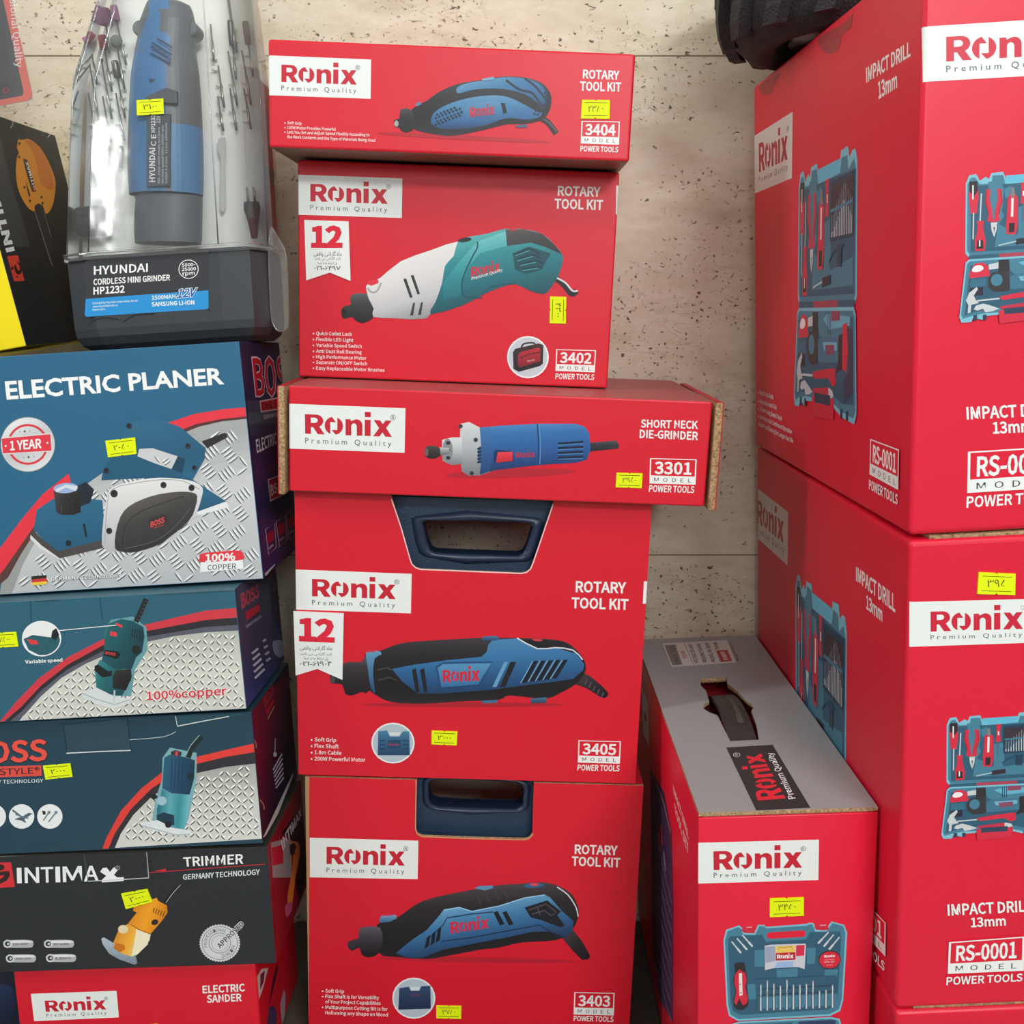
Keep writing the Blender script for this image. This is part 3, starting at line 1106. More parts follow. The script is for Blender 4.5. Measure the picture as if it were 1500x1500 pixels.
p.poly([(1428, 352), (1441, 352), (1437, 440), (1424, 440)], WHITE)
p.ell(720, 836, 400, 9, (170, 22, 40))
p.shade([(1160, 720), (1200, 716), (1240, 742), (1284, 784), (1284, 804), (1262, 808), (1200, 770), (1150, 752)], [(0, (66, 54, 58)), (.5, (36, 32, 38)), (1, (18, 16, 20))], 70, 3)
for k in range(5):
    p.line([(1206 + k * 16, 736 + k * 13), (1196 + k * 16, 756 + k * 13)], 4, (92, 80, 84))
p.shade([(335, 640), (400, 622), (480, 594), (600, 584), (780, 574), (920, 574), (1040, 578), (1120, 590), (1170, 628), (1198, 672), (1196, 712), (1160, 756), (1100, 790), (1040, 812), (900, 800), (860, 816), (700, 824), (560, 832),
         (440, 826), (380, 800), (340, 765), (330, 700)], [(0, (58, 54, 60)), (.3, (30, 28, 34)), (.8, (16, 14, 18)), (1, (34, 32, 38))], 90, 3)
p.shade([(198, 716), (240, 712), (246, 680), (268, 668), (320, 668), (344, 640), (352, 780), (320, 786), (282, 800), (256, 792), (244, 756), (204, 752)], [(0, (96, 86, 92)), (.3, (52, 46, 52)), (1, (16, 14, 18))], 90, 2)
p.ell(206, 738, 10, 14, (70, 66, 70))
p.shade([(338, 632), (360, 624), (392, 626), (398, 640), (372, 655), (366, 720), (374, 790), (356, 768), (346, 700)], [(0, (96, 150, 186)), (1, (30, 66, 104))], 90, 2)
p.poly([(342, 632), (344, 622), (372, 620), (378, 628)], (190, 58, 76))
p.shade([(440, 696), (520, 680), (650, 662), (790, 648), (812, 628), (818, 600), (835, 582), (930, 576), (1010, 618), (1080, 612), (1160, 636), (1194, 676), (1190, 700), (1150, 735), (1060, 748), (960, 760), (830, 778), (640, 792),
         (540, 792), (480, 745)], [(0, (70, 128, 172)), (.3, (54, 116, 166)), (.6, (38, 92, 142)), (1, (22, 58, 98))], 88)
p.shade([(790, 578), (800, 568), (850, 566), (862, 576), (850, 584), (800, 586)], [(0, (70, 120, 160)), (1, (30, 60, 96))], 90)
p.poly([(940, 580), (1020, 580), (1110, 588), (1150, 610), (1080, 612), (1015, 612)], BLK)
p.line([(930, 574), (1010, 616), (1080, 612), (1150, 622), (1188, 660)], 5, (206, 214, 222), 2)
p.ell(1010, 582, 20, 5, (196, 60, 70), 4)
p.line([(612, 690), (640, 672), (836, 668), (782, 760), (630, 772), (614, 690)], 4, (22, 58, 98))
p.shade([(620, 692), (640, 678), (828, 674), (778, 756), (634, 768)], [(0, (84, 142, 184)), (1, (48, 106, 156))], 88)
wordmark(p, (200, 30, 56), (638, 700), (784, 692), (782, 742), (640, 748))
for x in (518, 550):
    p.poly([(x, 700), (x + 16, 692), (x + 30, 786), (x + 16, 788)], BLK)
p.poly([(905, 668), (928, 668), (884, 766), (862, 766)], BLK)
p.poly([(880, 668), (896, 668), (850, 766), (834, 766)], (96, 152, 190))
for k in range(5):
    x = 996 + k * 29
    p.poly([(x, 664 - k), (x + 18, 663 - k), (x - 26, 748 - k * 4), (x - 48, 750 - k * 4)], (12, 20, 34))
    p.line([(x - 3, 664 - k), (x - 51, 750 - k * 4)], 4, (112, 166, 200))
p.shade([(982, 812), (1046, 806), (1046, 828), (986, 830)], [(0, (70, 116, 150)), (1, (32, 60, 92))], 90)
p.poly([(784, 820), (856, 816), (850, 828), (800, 830)], (60, 104, 140))
p.line([(380, 700), (420, 690), (440, 700)], 5, (70, 66, 70))
p.line([(384, 740), (430, 728), (460, 740)], 5, (60, 56, 60))
# round inset with the closed case
p.ell(444, 986, 85, 80, (224, 228, 230))
p.ell(444, 986, 79, 74, (170, 186, 196))
p.shade([(386, 940), (420, 936), (432, 960), (470, 960), (482, 940), (508, 940), (510, 1034), (384, 1034)], [(0, (70, 122, 158)), (.5, (42, 88, 124)), (1, (30, 66, 98))], 90)
p.poly([(428, 944), (474, 944), (466, 956), (436, 956)], (206, 214, 218))
p.poly([(424, 974), (474, 974), (474, 1008), (424, 1008)], (30, 66, 98))
p.tx('Ronix', 430, 996, 468, 996, 9, (176, 60, 80), 0.02)
for sx in (392, 484):
    for k in range(3):
        p.line([(sx, 976 + k * 16), (sx + 22, 976 + k * 16)], 4, (24, 56, 86))
mb.build('carton', [PRINT, KRAFT], root)
ribbon(root, F, p, [(54, 468), (251, 477), (246, 737), (148, 694), (63, 720)], ((74, 492), (218, 500), (216, 592), (76, 586)),
       [(FA1, ((80, 604), (206, 606), (206, 620), (80, 618))), (FA2, ((80, 630), (206, 632), (206, 641), (80, 639))), (FA3, ((96, 646), (190, 648), (190, 658), (96, 656)))],
       ('۰۲۱-۶۱۹۰۴', ((80, 664), (204, 664), (204, 682), (80, 682))))
sticker(root, F, 410, 720, 2.6786, (596, 937), (697, 941), (694, 995), (595, 991), '۳۰۰۰')
hole = [n_.uv(x, y) for x, y in ((305, 262), (345, 246), (700, 250), (1120, 262), (1165, 272), (1180, 300), (1168, 350), (1130, 470), (1105, 520), (1060, 536), (700, 524), (410, 512), (368, 490), (340, 420))]
case_inside('navy plastic tool case whose grip shows in the trapezoid cut-out of a tall red carton', M, w, d, h, hole, grow(hole, 0.012), h - 0.006)

# ---- 3403
root, M, w, d, h = box_thing('tool_carton', 'red rotary tool carton with a small rounded handle cut-out, lowest of the middle stack', 'box',
                             (-0.2319, 1.02, -0.827, 0.3652, 0.105, 0.3185), 1.6, group='red tool cartons of the middle stack')
F = Face(M, w, d, h, 'front', 0.0)
n_ = Pen(F, None, 420, 1120, 2.7778)
notch = [n_.uv(x, y) for x, y in ((530, 20), (527, 150), (525, 262), (532, 280), (550, 290), (750, 298), (968, 303), (986, 298), (1000, 280), (1003, 150), (1008, 20))]
mb = notch_carton(root, M, w, d, h, notch, REDS)
n2 = Pen(F, mb, 420, 1120, 2.7778)
n2.line([(527, 45), (524, 262), (531, 283), (550, 293), (750, 301), (968, 306), (988, 300), (1003, 281)], 4, (196, 158, 112))
p = Pen(F, mb, 420, 1120, 2.7273)
p.wrap([(70, 40), (90, 40), (77, 1036), (60, 1036)], (170, 128, 90))
brand_panel(p, (92, 292), (526, 304), (523, 458), (92, 450), (0.155, 0.875))
title(p, [('ROTARY', 1150, 357, 1322, 362, 38), ('TOOL KIT', 1138, 404, 1332, 411, 38)])
model_badge(p, (1149, 909), (1310, 912), (1307, 1002), (1146, 998), '3403', RED, ((1147, 1003), (1306, 1006), (1305, 1028), (1146, 1024)))
bullets(p, [('Soft Grip', 154, 910, 229, 913), ('Flex Shaft is for Versatility', 154, 932, 369, 938), (' of Your Project Capabilities', 154, 953, 375, 960), ('Multipurpose Cutting Bit is for', 154, 975, 403, 984),
            (' Hollowing any Shape on Wood', 154, 997, 404, 1006)], 14, bold=0.016)
p.ell(760, 780, 400, 10, (176, 24, 44), 1)
p.shade([(1090, 680), (1140, 655), (1180, 705), (1212, 762), (1208, 776), (1180, 780), (1140, 740)], [(0, (66, 54, 58)), (.5, (34, 30, 34)), (1, (14, 12, 14))], 60)
p.shade([(360, 640), (440, 612), (520, 556), (600, 528), (750, 498), (860, 480), (930, 476), (1020, 470), (1085, 484), (1140, 520), (1166, 575), (1164, 610), (1140, 660), (1080, 700), (940, 710), (840, 732), (780, 738), (640, 764),
         (560, 776), (440, 768), (370, 752)], [(0, (70, 64, 70)), (.25, (38, 34, 40)), (.75, (18, 16, 20)), (1, (30, 28, 34))], 86, 3)
p.shade([(244, 712), (262, 700), (286, 694), (290, 660), (308, 648), (372, 650), (384, 700), (372, 750), (330, 770), (300, 758), (290, 730), (262, 744), (246, 730)], [(0, (90, 86, 100)), (.4, (56, 52, 62)), (1, (16, 14, 18))], 90, 2)
p.ell(262, 718, 12, 14, (46, 50, 62))
p.shade([(370, 618), (380, 600), (436, 600), (440, 614), (410, 628), (374, 632)], [(0, (110, 160, 196)), (1, (50, 92, 130))], 90)
p.poly([(376, 604), (384, 594), (412, 594), (418, 604)], (208, 46, 66))
p.shade([(436, 752), (500, 700), (560, 660), (612, 600), (628, 578), (690, 568), (740, 584), (850, 562), (950, 530), (1030, 518), (1052, 530), (1100, 585), (1146, 625), (1142, 662), (1110, 692), (1060, 666), (980, 668), (880, 690),
         (760, 712), (620, 740), (540, 772), (480, 770)], [(0, (104, 160, 198)), (.3, (64, 124, 170)), (.65, (40, 88, 134)), (1, (24, 48, 82))], 80)
p.line([(560, 700), (625, 640), (640, 612), (740, 596), (826, 588)], 5, (24, 56, 94))
p.line([(620, 706), (740, 690), (1010, 640), (1090, 690)], 5, (20, 44, 76))
p.line([(628, 580), (690, 570), (740, 586), (850, 564), (950, 532), (1030, 520)], 4, (150, 200, 226))
for k in range(3):
    x = 560 + k * 22
    p.poly([(x, 690 - k * 16), (x + 14, 680 - k * 16), (x + 8, 724 - k * 12), (x - 10, 736 - k * 12)], (18, 22, 34))
wordmark(p, (206, 36, 66), (652, 628), (808, 608), (806, 652), (656, 676))
for x in (826, 862):
    p.poly([(x, 590), (x + 16, 584), (x + 44, 636), (x + 26, 642)], (14, 18, 28))
p.poly([(950, 570), (1040, 542), (1096, 586), (1080, 600), (1110, 640), (1096, 650), (1010, 618), (975, 610)], (18, 22, 34))
p.line([(968, 580), (1036, 556), (1078, 590), (1056, 602), (1030, 582), (980, 596)], 5, (84, 72, 80))
p.line([(1000, 566), (1012, 600)], 4, (90, 78, 86))
p.ell(988, 482, 40, 10, (50, 92, 130), -3)
p.ell(990, 478, 18, 6, (208, 70, 90))
p.poly([(750, 492), (770, 484), (822, 482), (826, 492), (790, 502)], (90, 140, 176))
p.line([(1080, 488), (1124, 520), (1156, 570), (1164, 606)], 5, (210, 210, 214), 3)
for k in range(4):
    p.line([(760 + k * 36, 520 - k * 6), (776 + k * 36, 556 - k * 8)], 8, (62, 56, 62))
p.ell(508, 932, 86, 82, (224, 228, 230))
p.ell(508, 932, 80, 76, (176, 190, 200))
p.shade([(450, 892), (488, 886), (496, 902), (530, 902), (538, 884), (574, 882), (576, 974), (446, 978)], [(0, (48, 70, 106)), (1, (30, 46, 76))], 90)
p.poly([(494, 888), (530, 886), (530, 900), (496, 902)], (206, 216, 222))
p.tx('Ronix', 496, 924, 538, 922, 9, (120, 50, 80), 0.02)
mb.build('carton', [PRINT, KRAFT], root)
sticker(root, F, 420, 1120, 2.7273, (598, 961), (698, 963), (697, 1014), (598, 1012), '۳۷۸۰')
hole = [n_.uv(x, y) for x, y in ((572, 104), (582, 88), (606, 81), (770, 84), (930, 93), (954, 102), (966, 120), (962, 190), (950, 204), (930, 210), (760, 207), (612, 200), (586, 190), (574, 170))]
case_inside('dark blue tool case whose slot grip shows in the lowest middle carton', M, w, d, h, hole, grow(hole, 0.007), h - 0.004)

# ------------------------------------------------------------------ left stack
LG = 'cartons of the left stack'
SILV = (186, 189, 192)


def side_kraft():
    pass


# ---- electric planer carton
TEAL1 = (34, 96, 130)
root, M, w, d, h = box_thing('tool_carton', 'teal electric planer carton with a silver chequer-plate print, under the clear grinder box', 'box',
                             (-0.5351, 1.0, -0.2998, 0.2843, 0.17, 0.238), -3.6, 0, -3.0, LG)
mb = MB()
carton(mb, w, d, h, {'front': TEAL1, 'right': (26, 34, 68), 'left': (26, 34, 68), 'top': (20, 32, 56)}, 0.0009)
F = Face(M, w, d, h, 'front', 0.0009)
PL1 = p = Pen(F, mb, 0, 480, 3.3333)
silver = [(1215, 446), (1080, 462), (960, 492), (820, 545), (600, 640), (400, 780), (260, 890), (160, 1010), (95, 1130), (35, 1312), (-80, 1335), (-80, 1345), (1290, 1222)]
silver = [(1215, 446), (1080, 462), (960, 492), (820, 545), (600, 640), (400, 780), (260, 890), (160, 1010), (95, 1130), (35, 1312), (1320, 1222)]
p.shade(silver, [(0, (150, 154, 156)), (.4, (196, 198, 200)), (1, (176, 180, 184))], 80)
p.poly([(1215, 434), (1220, 484), (1080, 498), (960, 520), (900, 505), (1000, 464)], (160, 164, 164))
p.poly([(160, 1000), (180, 1030), (110, 1160), (60, 1310), (0, 1316), (10, 1230), (80, 1090)], (150, 152, 150))
checker(p, [(1190, 480), (1060, 500), (930, 540), (700, 640), (480, 780), (300, 900), (190, 1030), (110, 1170), (60, 1305), (1284, 1222)], 92, 66, 8.5, ang=8, cl=4)
p.poly([(808, 468), (950, 421), (1090, 398), (1215, 388), (1218, 432), (1080, 446), (960, 470), (882, 500)], (222, 50, 66))
p.poly([(882, 500), (960, 470), (1080, 446), (1218, 432), (1219, 444), (1080, 458), (970, 484), (910, 508)], (84, 42, 44))
p.poly([(335, 712), (346, 750), (262, 842), (180, 950), (90, 1080), (20, 1180), (-30, 1240), (-40, 1130), (20, 1050), (110, 930), (210, 812)], (222, 50, 66))
p.poly([(262, 842), (268, 866), (180, 985), (100, 1110), (40, 1220), (-20, 1270), (-30, 1240), (20, 1180), (90, 1080), (180, 950)], (84, 54, 52))
p.tq('ELECTRIC PLANER', (23, 262), (1088, 194), (1096, 276), (33, 352), (236, 240, 242), 0.028, True)
# seal
p.ell(136, 570, 134, 135, (120, 126, 130), n=40)
p.ell(136, 570, 131, 132, (204, 206, 208), n=40)
p.shade([(136 + 128 * math.cos(i * .157), 570 + 129 * math.sin(i * .157)) for i in range(40)], [(0, (222, 224, 226)), (.5, (186, 188, 192)), (1, (214, 216, 218))], 60)
p.ell(136, 570, 100, 100, (212, 50, 66), n=36, ring=0.11)
p.poly([(6, 536), (250, 514), (256, 604), (12, 620)], (208, 206, 206))
p.poly([(8, 542), (246, 520), (252, 600), (14, 614)], (216, 52, 68))
p.tq('1 YEAR', (48, 554), (202, 541), (204, 588), (50, 600), (240, 240, 240), 0.035)
p.ell(28, 578, 5, 5, WHITE, n=8)
p.ell(232, 562, 5, 5, WHITE, n=8)
for x, y, r in ((97, 508, 4), (121, 506, 8), (146, 504, 4), (116, 634, 4), (140, 632, 8), (166, 630, 4)):
    p.poly([(x + r * (1 if k % 2 == 0 else .42) * math.sin(k * math.pi / 5), y - r * (1 if k % 2 == 0 else .42) * math.cos(k * math.pi / 5)) for k in range(10)], (50, 56, 66))
# planer picture
p.poly([(985, 555), (1096, 513), (1108, 518), (1110, 536), (1012, 588)], (38, 38, 40))
T1, T2, T3 = (44, 102, 134), (30, 84, 116), (20, 62, 88)
p.shade([(495, 745), (505, 690), (545, 640), (590, 600), (600, 515), (632, 468), (700, 450), (800, 456), (880, 484), (1004, 588), (1000, 640), (942, 742), (1105, 848), (945, 908), (900, 760), (700, 730)],
        [(0, T1), (.45, T2), (.7, T1), (1, T2)], 80)
p.poly([(495, 745), (505, 690), (545, 640), (640, 628), (830, 690), (942, 742), (900, 770), (700, 735)], T2)
hl = [(672, 628), (680, 592), (745, 588), (868, 628), (838, 690), (756, 662)]
p.poly(hl, (196, 198, 200))
checker(p, hl, 60, 44, 7, ang=8, cl=3)
p.poly([(868, 628), (905, 640), (890, 712), (838, 690)], T3)
p.poly([(1105, 848), (1122, 876), (948, 922), (938, 908)], (222, 224, 226))
p.shade([(165, 985), (180, 890), (260, 835), (400, 830), (500, 842), (520, 1062), (285, 1092), (205, 1030)], [(0, T1), (.5, (36, 94, 126)), (1, T2)], 80)
p.poly([(160, 985), (205, 1030), (285, 1092), (500, 1036), (505, 1075), (292, 1126), (205, 1064), (150, 1012)], (70, 66, 66))
p.poly([(150, 1012), (205, 1064), (292, 1126), (296, 1134), (200, 1080), (148, 1030)], (214, 214, 212))
p.shade([(262, 790), (380, 772), (394, 870), (396, 900), (360, 914), (300, 914), (276, 900)], [(0, (72, 68, 66)), (.4, (44, 42, 42)), (1, (24, 24, 26))], 20)
p.poly([(380, 772), (420, 752), (460, 790), (440, 856), (394, 872)], (26, 36, 46))
p.ell(322, 783, 60, 25, (150, 170, 210), -4)
p.poly([(270, 790), (322, 766), (378, 774), (372, 798), (322, 780), (278, 804)], (208, 214, 226))
p.line([(300, 868), (302, 900)], 3, (90, 86, 84))
p.poly([(404, 958), (416, 956), (428, 1020), (418, 1024)], (18, 30, 40))
p.ell(335, 1052, 14, 15, (20, 34, 46))
p.shade([(498, 1058), (506, 930), (522, 830), (545, 782), (620, 756), (700, 740), (780, 732), (880, 738), (950, 752), (990, 782), (985, 830), (962, 900), (930, 940), (560, 1090), (520, 1078)],
        [(0, (222, 222, 222)), (.5, (202, 202, 204)), (1, (176, 178, 182))], 85, 2)
p.line([(512, 1060), (524, 860), (548, 790), (640, 762), (790, 742), (900, 750), (976, 790)], 4, (160, 162, 166), 2)
blk = [(562, 1076), (566, 1000), (590, 920), (630, 872), (700, 836), (780, 812), (880, 800), (945, 806), (964, 826), (952, 886), (920, 946), (800, 1044), (720, 1080), (642, 1098), (590, 1092)]
p.shade(blk, [(0, (88, 84, 82)), (.4, (62, 60, 60)), (1, (44, 44, 46))], 70, 2)
p.line([(598, 1066), (612, 970), (668, 910), (760, 868), (900, 822)], 4, (34, 34, 36), 3)
p.line([(612, 1078), (760, 1040), (860, 966), (930, 880)], 3, (96, 92, 90), 3)
p.poly([(724, 944), (736, 930), (800, 910), (822, 924), (820, 948), (760, 984), (730, 972)], (48, 44, 44))
p.tq('BOSS', (736, 948), (804, 922), (804, 950), (736, 976), (212, 74, 72), 0.04)
p.tx('ONE STYLE', 752, 982, 800, 966, 8, (190, 70, 70), 0.02)
for x, y, r in ((558, 810, 18), (799, 768, 15), (936, 782, 15), (534, 992, 15), (631, 480, 14), (918, 578, 13), (950, 684, 12), (520, 698, 14)):
    p.ell(x, y, r, r * 1.05, (42, 46, 52))
    p.ell(x - 2, y - 3, r * .5, r * .5, (14, 18, 24))
# 100 % copper label, flag and small line
p.poly([(980, 1142), (1186, 1132), (1190, 1176), (978, 1194)], (230, 232, 232))
p.poly(smooth_loop([(976, 1120), (986, 1102), (1080, 1092), (1172, 1088), (1188, 1106), (1186, 1132), (1080, 1140), (980, 1144)], 3), (220, 52, 66))
p.tq('100%', (1004, 1106), (1150, 1098), (1150, 1136), (1004, 1144), (240, 240, 240), 0.04)
p.tq('COPPER', (1014, 1158), (1154, 1150), (1154, 1176), (1014, 1184), (60, 62, 66), 0.012)
p.poly([(154, 1214), (228, 1207), (229, 1222), (155, 1229)], (40, 36, 36))
p.poly([(155, 1229), (229, 1222), (230, 1237), (156, 1244)], (208, 50, 56))
p.poly([(156, 1244), (230, 1237), (230, 1252), (157, 1258)], (238, 196, 60))
p.tx('GERMANY TECHNOLOGY', 250, 1237, 596, 1219, 19, (92, 98, 106), 0.07)
p.tx('GERMANY TECHNOLOGY', 250, 1236, 595, 1218, 18, (236, 238, 240), 0.02)
# right side: dark blue and purple bands, red name
FR = Face(M, w, d, h, 'right', 0.0009)
s_ = Pen(FR, mb, 330, 480, 3.75)
s_.shade([(84, 80), (330, 70), (400, 1230), (215, 1370)], [(0, (24, 34, 66)), (.22, (36, 36, 72)), (.32, (74, 92, 104)), (.42, (46, 40, 72)), (.55, (84, 44, 92)), (.68, (32, 36, 78)), (.8, (84, 42, 92)), (1, (64, 38, 88))], 88)
s_.tq('BOSS', (142, 158), (372, 150), (380, 385), (166, 382), (214, 190, 196), 0.05)
s_.tq('BOSS', (148, 168), (368, 158), (374, 376), (170, 374), (186, 26, 48), 0.025)
s_.poly([(188, 402), (340, 372), (346, 440), (196, 466)], (210, 176, 180))
s_.poly([(194, 408), (340, 378), (344, 434), (200, 458)], (196, 28, 46))
s_.tq('ONE STYLE', (198, 414), (338, 388), (340, 428), (204, 450), (60, 16, 26), 0.02)
s_.tx('GERMANY TECHNOLOGY', 212, 503, 352, 478, 22, (214, 216, 220), 0.01)
s_.tq('ELECTRIC', (166, 615), (280, 575), (282, 638), (174, 690), (230, 232, 236), 0.03)
s_.tq('PLANER', (300, 568), (390, 530), (392, 600), (302, 632), (230, 232, 236), 0.03)
s_.poly([(232, 834), (330, 796), (336, 912), (246, 956)], (222, 206, 210))
s_.poly([(238, 838), (330, 802), (334, 904), (250, 946)], (190, 26, 46))
s_.tq('BS-5', (246, 866), (306, 838), (308, 892), (252, 924), (232, 232, 234), 0.03)
for x, y in ((220, 1108), (278, 1066), (332, 1026)):
    s_.line([(x, y), (x + 50, y - 32), (x + 60, y + 98), (x + 18, y + 138)], 4, (206, 160, 176), closed=True)
    s_.poly([(x + 10, y + 24), (x + 44, y), (x + 48, y + 54), (x + 18, y + 80)], (182, 26, 52))
    s_.tx('1000W', x + 22, y + 110, x + 48, y + 88, 12, (214, 190, 200), 0.02)
s_.poly([(216, 1352), (272, 1296), (272, 1304), (220, 1366)], (206, 206, 214))
mb.build('carton', PRINT, root)
sticker(root, F, 0, 480, 3.3333, (515, 552), (661, 535), (668, 616), (529, 633), '۲۰۵۰')

# ---- teal trimmer carton (second)
TEAL2 = (40, 92, 112)
root, M, w, d, h = box_thing('tool_carton', 'teal palm router carton directly under the electric planer carton', 'box',
                             (-0.5482, 0.97, -0.4258, 0.2810, 0.17, 0.1243), -3.3, 0, -3.4, LG)
mb = MB()
carton(mb, w, d, h, {'front': TEAL2, 'right': (50, 56, 92), 'left': (40, 50, 90), 'top': (60, 96, 110)}, 0.0009)
F = Face(M, w, d, h, 'front', 0.0009)
p = Pen(F, mb, 0, 840, 3.3333)
silver = [(1180, 276), (1000, 284), (850, 300), (700, 332), (560, 370), (420, 430), (300, 500), (200, 590), (120, 680), (84, 745), (1236, 664)]
p.shade(silver, [(0, (176, 178, 170)), (.5, (204, 204, 196)), (1, (196, 196, 190))], 85)
p.poly([(1180, 278), (1180, 243), (1000, 252), (700, 300), (500, 370), (330, 460), (200, 560), (110, 660), (50, 745), (86, 745), (120, 690), (200, 600), (300, 510), (420, 440), (560, 380), (700, 338), (850, 306), (1000, 288)], (84, 86, 100))
checker(p, [(1150, 286), (1000, 292), (850, 310), (700, 345), (560, 385), (420, 445), (300, 518), (200, 610), (130, 690), (100, 738), (1200, 662)], 33, 30, 8, ang=4, base_dark=(76, 78, 76), light=(232, 232, 226))
p.poly([(1180, 215), (1000, 226), (700, 284), (500, 350), (330, 440), (190, 545), (90, 660), (30, 745), (52, 748), (110, 670), (200, 572), (330, 468), (500, 380), (700, 312), (1000, 262), (1180, 250)], (40, 38, 44))
p.poly([(1180, 167), (1000, 182), (700, 252), (500, 322), (330, 410), (190, 512), (80, 625), (0, 730), (22, 752), (100, 655), (200, 548), (330, 446), (500, 352), (700, 284), (1000, 228), (1180, 213)], (200, 54, 66))
# router picture
p.poly([(520, 420), (510, 300), (540, 226), (650, 210), (715, 262), (722, 370), (660, 470), (640, 600), (480, 596), (460, 480)], (96, 148, 158))
p.line([(664, 236), (690, 180), (714, 124)], 26, (28, 30, 32), 3)
for k in range(6):
    p.line([(668 + k * 8, 224 - k * 18), (688 + k * 8, 232 - k * 18)], 4, (70, 74, 76))
p.shade([(508, 372), (512, 300), (534, 244), (590, 222), (650, 232), (700, 262), (706, 310), (694, 384), (664, 410), (644, 466), (560, 470), (488, 452), (500, 410)], [(0, (28, 96, 102)), (.5, (20, 76, 86)), (1, (14, 56, 66))], 30)
p.poly([(566, 240), (596, 252), (598, 266), (566, 252)], (216, 60, 66))
p.poly([(538, 282), (570, 288), (572, 308), (538, 304)], (214, 60, 66))
p.poly([(512, 372), (576, 382), (590, 396), (572, 418), (506, 400)], (22, 24, 26))
p.tq('BOSS', (516, 380), (566, 388), (564, 402), (514, 394), (210, 70, 70), 0.04)
for k in range(5):
    p.line([(648 + k * 12, 268 + k * 3), (644 + k * 12, 312 + k * 4)], 5, (10, 34, 42))
p.ell(664, 372, 20, 22, (16, 30, 34))
p.shade([(488, 420), (560, 466), (640, 474), (640, 520), (610, 572), (596, 596), (520, 590), (470, 556), (468, 500), (474, 450)], [(0, (44, 124, 130)), (.5, (26, 92, 100)), (1, (18, 70, 80))], 30)
p.poly([(462, 452), (478, 444), (530, 478), (548, 474), (546, 500), (500, 508), (462, 474)], (22, 24, 26))
p.shade([(566, 474), (640, 466), (644, 506), (616, 570), (552, 560), (550, 500)], [(0, (44, 44, 44)), (1, (18, 18, 20))], 60)
p.ell(522, 594, 22, 14, (28, 30, 32))
p.poly([(398, 582), (470, 556), (560, 600), (640, 612), (632, 634), (560, 660), (470, 636), (400, 598)], (206, 212, 214))
p.line([(400, 584), (470, 614), (560, 640), (634, 616)], 5, (160, 172, 178))
p.line([(560, 570), (556, 632)], 8, (186, 194, 200))
p.ell(204, 318, 96, 87, (226, 228, 228), n=36)
p.poly([(115, 320), (160, 300), (250, 312), (256, 280), (276, 266), (296, 330), (280, 366), (240, 398), (190, 398), (140, 372)], (36, 88, 100))
p.poly([(250, 312), (256, 282), (276, 266), (290, 300), (272, 326)], (24, 26, 28))
p.poly([(132, 320), (180, 326), (190, 346), (150, 346)], (210, 56, 60))
p.ell(204, 318, 96, 87, (232, 234, 234), n=36, ring=0.06)
p.line([(284, 279), (568, 252)], 3.5, (236, 238, 238))
p.tx('Variable speed', 124, 440, 306, 430, 17, (236, 238, 238), 0.03)
p.tx('100%copper', 716, 620, 1110, 592, 42, (238, 226, 226), 0.06)
p.tx('100%copper', 718, 619, 1108, 592, 41, (206, 40, 56), 0.025)
p.line([(485, 106), (740, 98)], 4, (196, 206, 204))
p.line([(485, 106), (500, 228)], 3, (24, 62, 74))
p.line([(148, 132), (152, 236)], 3, (28, 66, 80))
FR = Face(M, w, d, h, 'right', 0.0009)
s_ = Pen(FR, mb, 330, 840, 3.75)
s_.shade([(56, 40), (360, 20), (400, 480), (120, 760)], [(0, (70, 74, 96)), (.5, (66, 62, 88)), (.8, (48, 58, 110)), (1, (50, 76, 140))], 96)
s_.tq('BOSS', (84, 112), (182, 56), (186, 128), (92, 196), (190, 120, 134), 0.05)
s_.tq('BOSS', (86, 116), (180, 60), (184, 124), (94, 192), (196, 44, 62), 0.02)
s_.poly([(110, 214), (186, 166), (190, 204), (118, 258)], (196, 40, 58))
s_.tx('GERMANY TECHNOLOGY', 118, 300, 202, 240, 14, (190, 192, 204), 0.01)
for k in range(5):
    s_.line([(146 + k * 4, 440 + k * 34), (180 + k * 9, 412 + k * 28)], 12, (196, 200, 212))
for k in range(4):
    s_.line([(206 + k * 6, 374 + k * 36), (224 + k * 8, 362 + k * 34)], 12, (180, 184, 200))
s_.shade([(248, 30), (300, 10), (320, 120), (330, 300), (300, 380), (268, 330), (252, 160)], [(0, (28, 40, 66)), (.6, (24, 44, 76)), (1, (70, 90, 130))], 90, 3)
for x, y in ((266, 90), (276, 190), (284, 240)):
    s_.ell(x, y, 6, 8, (150, 40, 60), n=8)
s_.poly([(260, 378), (290, 366), (326, 380), (330, 430), (300, 462), (268, 436)], (150, 166, 200), 3)
mb.build('carton', PRINT, root)
m2 = MB()
k0 = F.k
m2.plate([p.uv(*q) for q in ((742, 78), (1060, 60), (1140, 50), (1142, 58), (1060, 72), (742, 96))], [], lambda u, v, t: F.at(u, v, t), 0.0, 0.0012, (150, 140, 120))
m2.build('tuck_flap', PAPER, root)
m2 = MB()
m2.plate([p.uv(*q) for q in ((164, 112), (288, 98), (286, 108), (166, 122))], [], lambda u, v, t: F.at(u, v, t), 0.0, 0.001, (60, 54, 46))
m2.build('tuck_flap', PAPER, root)
sticker(root, F, 0, 840, 3.3333, (-58, 292), (80, 284), (91, 356), (-58, 366), '۲۷۵۰۰')

